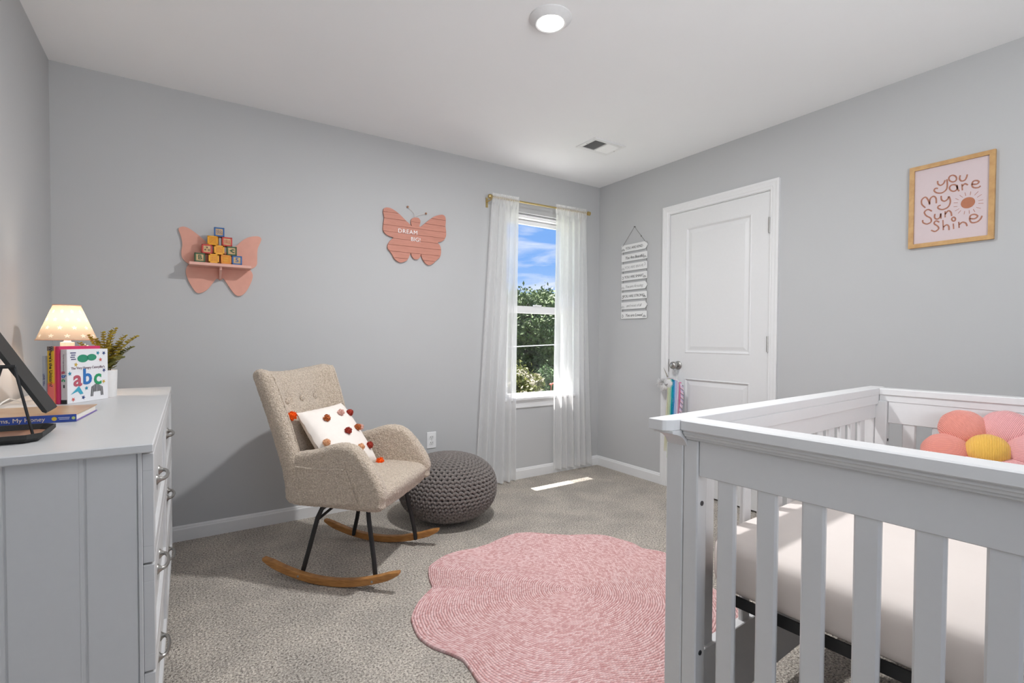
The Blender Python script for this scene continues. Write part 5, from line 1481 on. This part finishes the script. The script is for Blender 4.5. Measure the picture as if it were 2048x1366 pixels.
def foliage(name, parent, c, rad_, n, size, m, seed, shell=.55, clumps=30, cr_=.32):
    rg = np.random.default_rng(seed)
    cd = rg.normal(size=(clumps, 3)); cd /= np.linalg.norm(cd, axis=1)[:, None]
    cc = cd * (shell + (1 - shell) * rg.random((clumps, 1)) ** .5) * .82
    ci = rg.integers(0, clumps, n); off = rg.normal(size=(n, 3)) * cr_ * .5
    P = (cc[ci] + off) * np.array(rad_) + np.array(c)
    d = rg.normal(size=(n, 3)); d /= np.linalg.norm(d, axis=1)[:, None]
    e_ = np.cross(d, rg.normal(size=(n, 3))); e_ /= np.linalg.norm(e_, axis=1)[:, None]
    s_ = size * (.6 + .8 * rg.random((n, 1)))
    nn_ = np.cross(d, e_) * s_ * .12
    V_ = np.stack([P - d * s_, P + e_ * s_ * .42 + nn_, P + d * s_, P - e_ * s_ * .42 + nn_], 1).reshape(-1, 3)
    me = bpy.data.meshes.new(name)
    me.vertices.add(4 * n); me.vertices.foreach_set('co', V_.astype(np.float32).ravel())
    me.loops.add(4 * n); me.loops.foreach_set('vertex_index', np.arange(4 * n, dtype=np.int32))
    me.polygons.add(n); me.polygons.foreach_set('loop_start', np.arange(0, 4 * n, 4, dtype=np.int32)); me.polygons.foreach_set('loop_total', np.full(n, 4, dtype=np.int32))
    me.update(); me.validate()
    me.materials.append(m)
    o = bpy.data.objects.new(name, me); COL.objects.link(o); o.parent = parent; o['kind'] = 'stuff'
    return o
def tree(label, x, y, h_, w, m, seed, n=9000, trunk=.16, low=.25, size=.085):
    r = thing('tree', label, 'tree', (x, y, GZ))
    rnd_ = random.Random(seed)
    b = MB().tube([(0, 0, 0), (.03, .02, h_ * .3), (-.04, .05, h_ * .6), (.02, 0, h_ * .85)], [trunk, trunk * .8, trunk * .5, trunk * .15], 10)
    for k in range(6):
        a = rnd_.uniform(0, 6.28); z0_ = h_ * rnd_.uniform(.35, .6)
        b.tube([(0, 0, z0_), (math.cos(a) * w * .3, math.sin(a) * w * .3, z0_ + h_ * .12), (math.cos(a) * w * .62, math.sin(a) * w * .62, z0_ + h_ * .26)], [trunk * .35, trunk * .2, .02], 6)
    b.build('trunk', bark, r, smooth=True)
    foliage('crown', r, (0, 0, h_ * (.5 + low / 2)), (w, w, h_ * (.5 - low / 2)), n, size, m, seed, clumps=60, cr_=.26)
    return r
tree('large leafy tree nearest the window with a dark trunk', 8.65, 12.2, 3.0, 1.75, lm1, 1, 30000, .20, .18, .058)
tree('dense dark tree filling the middle of the window view', 10.6, 13.6, 3.12, 2.0, lm1, 2, 30000, .18, .30, .058)
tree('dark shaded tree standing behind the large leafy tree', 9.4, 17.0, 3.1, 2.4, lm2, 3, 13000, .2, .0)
tree('tall broad tree at the right of the window view', 14.2, 15.6, 4.0, 2.4, lm1, 4, 13000, .2, .1)
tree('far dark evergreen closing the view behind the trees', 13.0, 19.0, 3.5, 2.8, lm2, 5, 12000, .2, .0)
tree('shaded tree left of the window view', 5.4, 14.5, 4.0, 2.4, lm1, 6, 10000, .2, .05)
hd_ = thing('hedge', 'dark green clipped hedge behind the flowering shrub', 'hedge', (10.4, 14.3, GZ))
MB().box(-6.2, 6.2, -.2, .5, 0, 1.75, .1).build('hedge_core', mat('hedge_shade', (.012, .022, .012), .9), hd_)  # near-black box, the hedge's inner shade put into its colour
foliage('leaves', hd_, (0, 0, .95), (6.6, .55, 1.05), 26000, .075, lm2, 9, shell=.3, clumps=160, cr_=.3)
sb1 = thing('flowering_shrub', 'shrub covered in cream white blossoms below the window view', 'shrub', (4.02, 6.0, GZ))
MB().tube([(0, 0, 0), (.02, 0, .3), (.05, 0, .6)], [.03, .02, .01], 6).build('stem', bark, sb1)
foliage('leaves', sb1, (0, 0, .58), (.44, .34, .50), 5200, .030, lm4, 12, shell=.5, clumps=40, cr_=.35)
bls = foliage('blossoms', sb1, (0, -.03, .60), (.46, .36, .50), 1700, .022, mat('cream_petal', (.55, .50, .38), .7, var=.05), 12, shell=.85, clumps=70, cr_=.12)
sb1b = foliage('blossoms', sb1, (.37, 0, .86), (.14, .12, .09), 420, .020, mat('cream_petal', (.55, .50, .38), .7, var=.05), 15, shell=.5, clumps=12, cr_=.3)
foliage('leaves', sb1, (.30, 0, .78), (.20, .16, .16), 900, .026, lm4, 16)
sb2 = thing('feathery_shrub', 'light green feathery shrub right of the white blossoms', 'shrub', (4.80, 6.6, GZ))
MB().tube([(0, 0, 0), (.0, 0, .5)], [.03, .01], 6).build('stem', bark, sb2)
foliage('leaves', sb2, (0, 0, .42), (.52, .3, .42), 6000, .024, lm3, 22, shell=.4, clumps=40, cr_=.4)
foliage('leaves', sb2, (.32, 0, .80), (.22, .2, .22), 2200, .022, lm3, 23, shell=.3, clumps=14, cr_=.5)
MB().sphere((.08, -.36, .74), .028, 10, 7, (1, .7, .6)).sphere((.12, -.37, .75), .022, 10, 7, (1, .7, .6)).tube([(.08, -.30, .2), (.09, -.36, .73)], .004, 5).build('flower', mat('coral_flower', (.72, .16, .12), .7), sb2)
cbw = thing('garden_cable', 'thin white cable strung between two posts outside the window', 'cable')
MB().tube([(2.6, 6.0, .945), (4.07, 6.0, .997), (4.8154, 6.0, 1.024), (6.6, 6.0, 1.09)], .0065, 6).build('cable', mat('white_cable', (.8, .82, .85), .5), cbw, smooth=True)
for x, z in ((2.6, .98), (6.6, 1.12)): MB().box(x - .03, x + .03, 5.97, 6.03, GZ, z).build('post', mat('post_wood', (.3, .25, .18), .8), cbw)
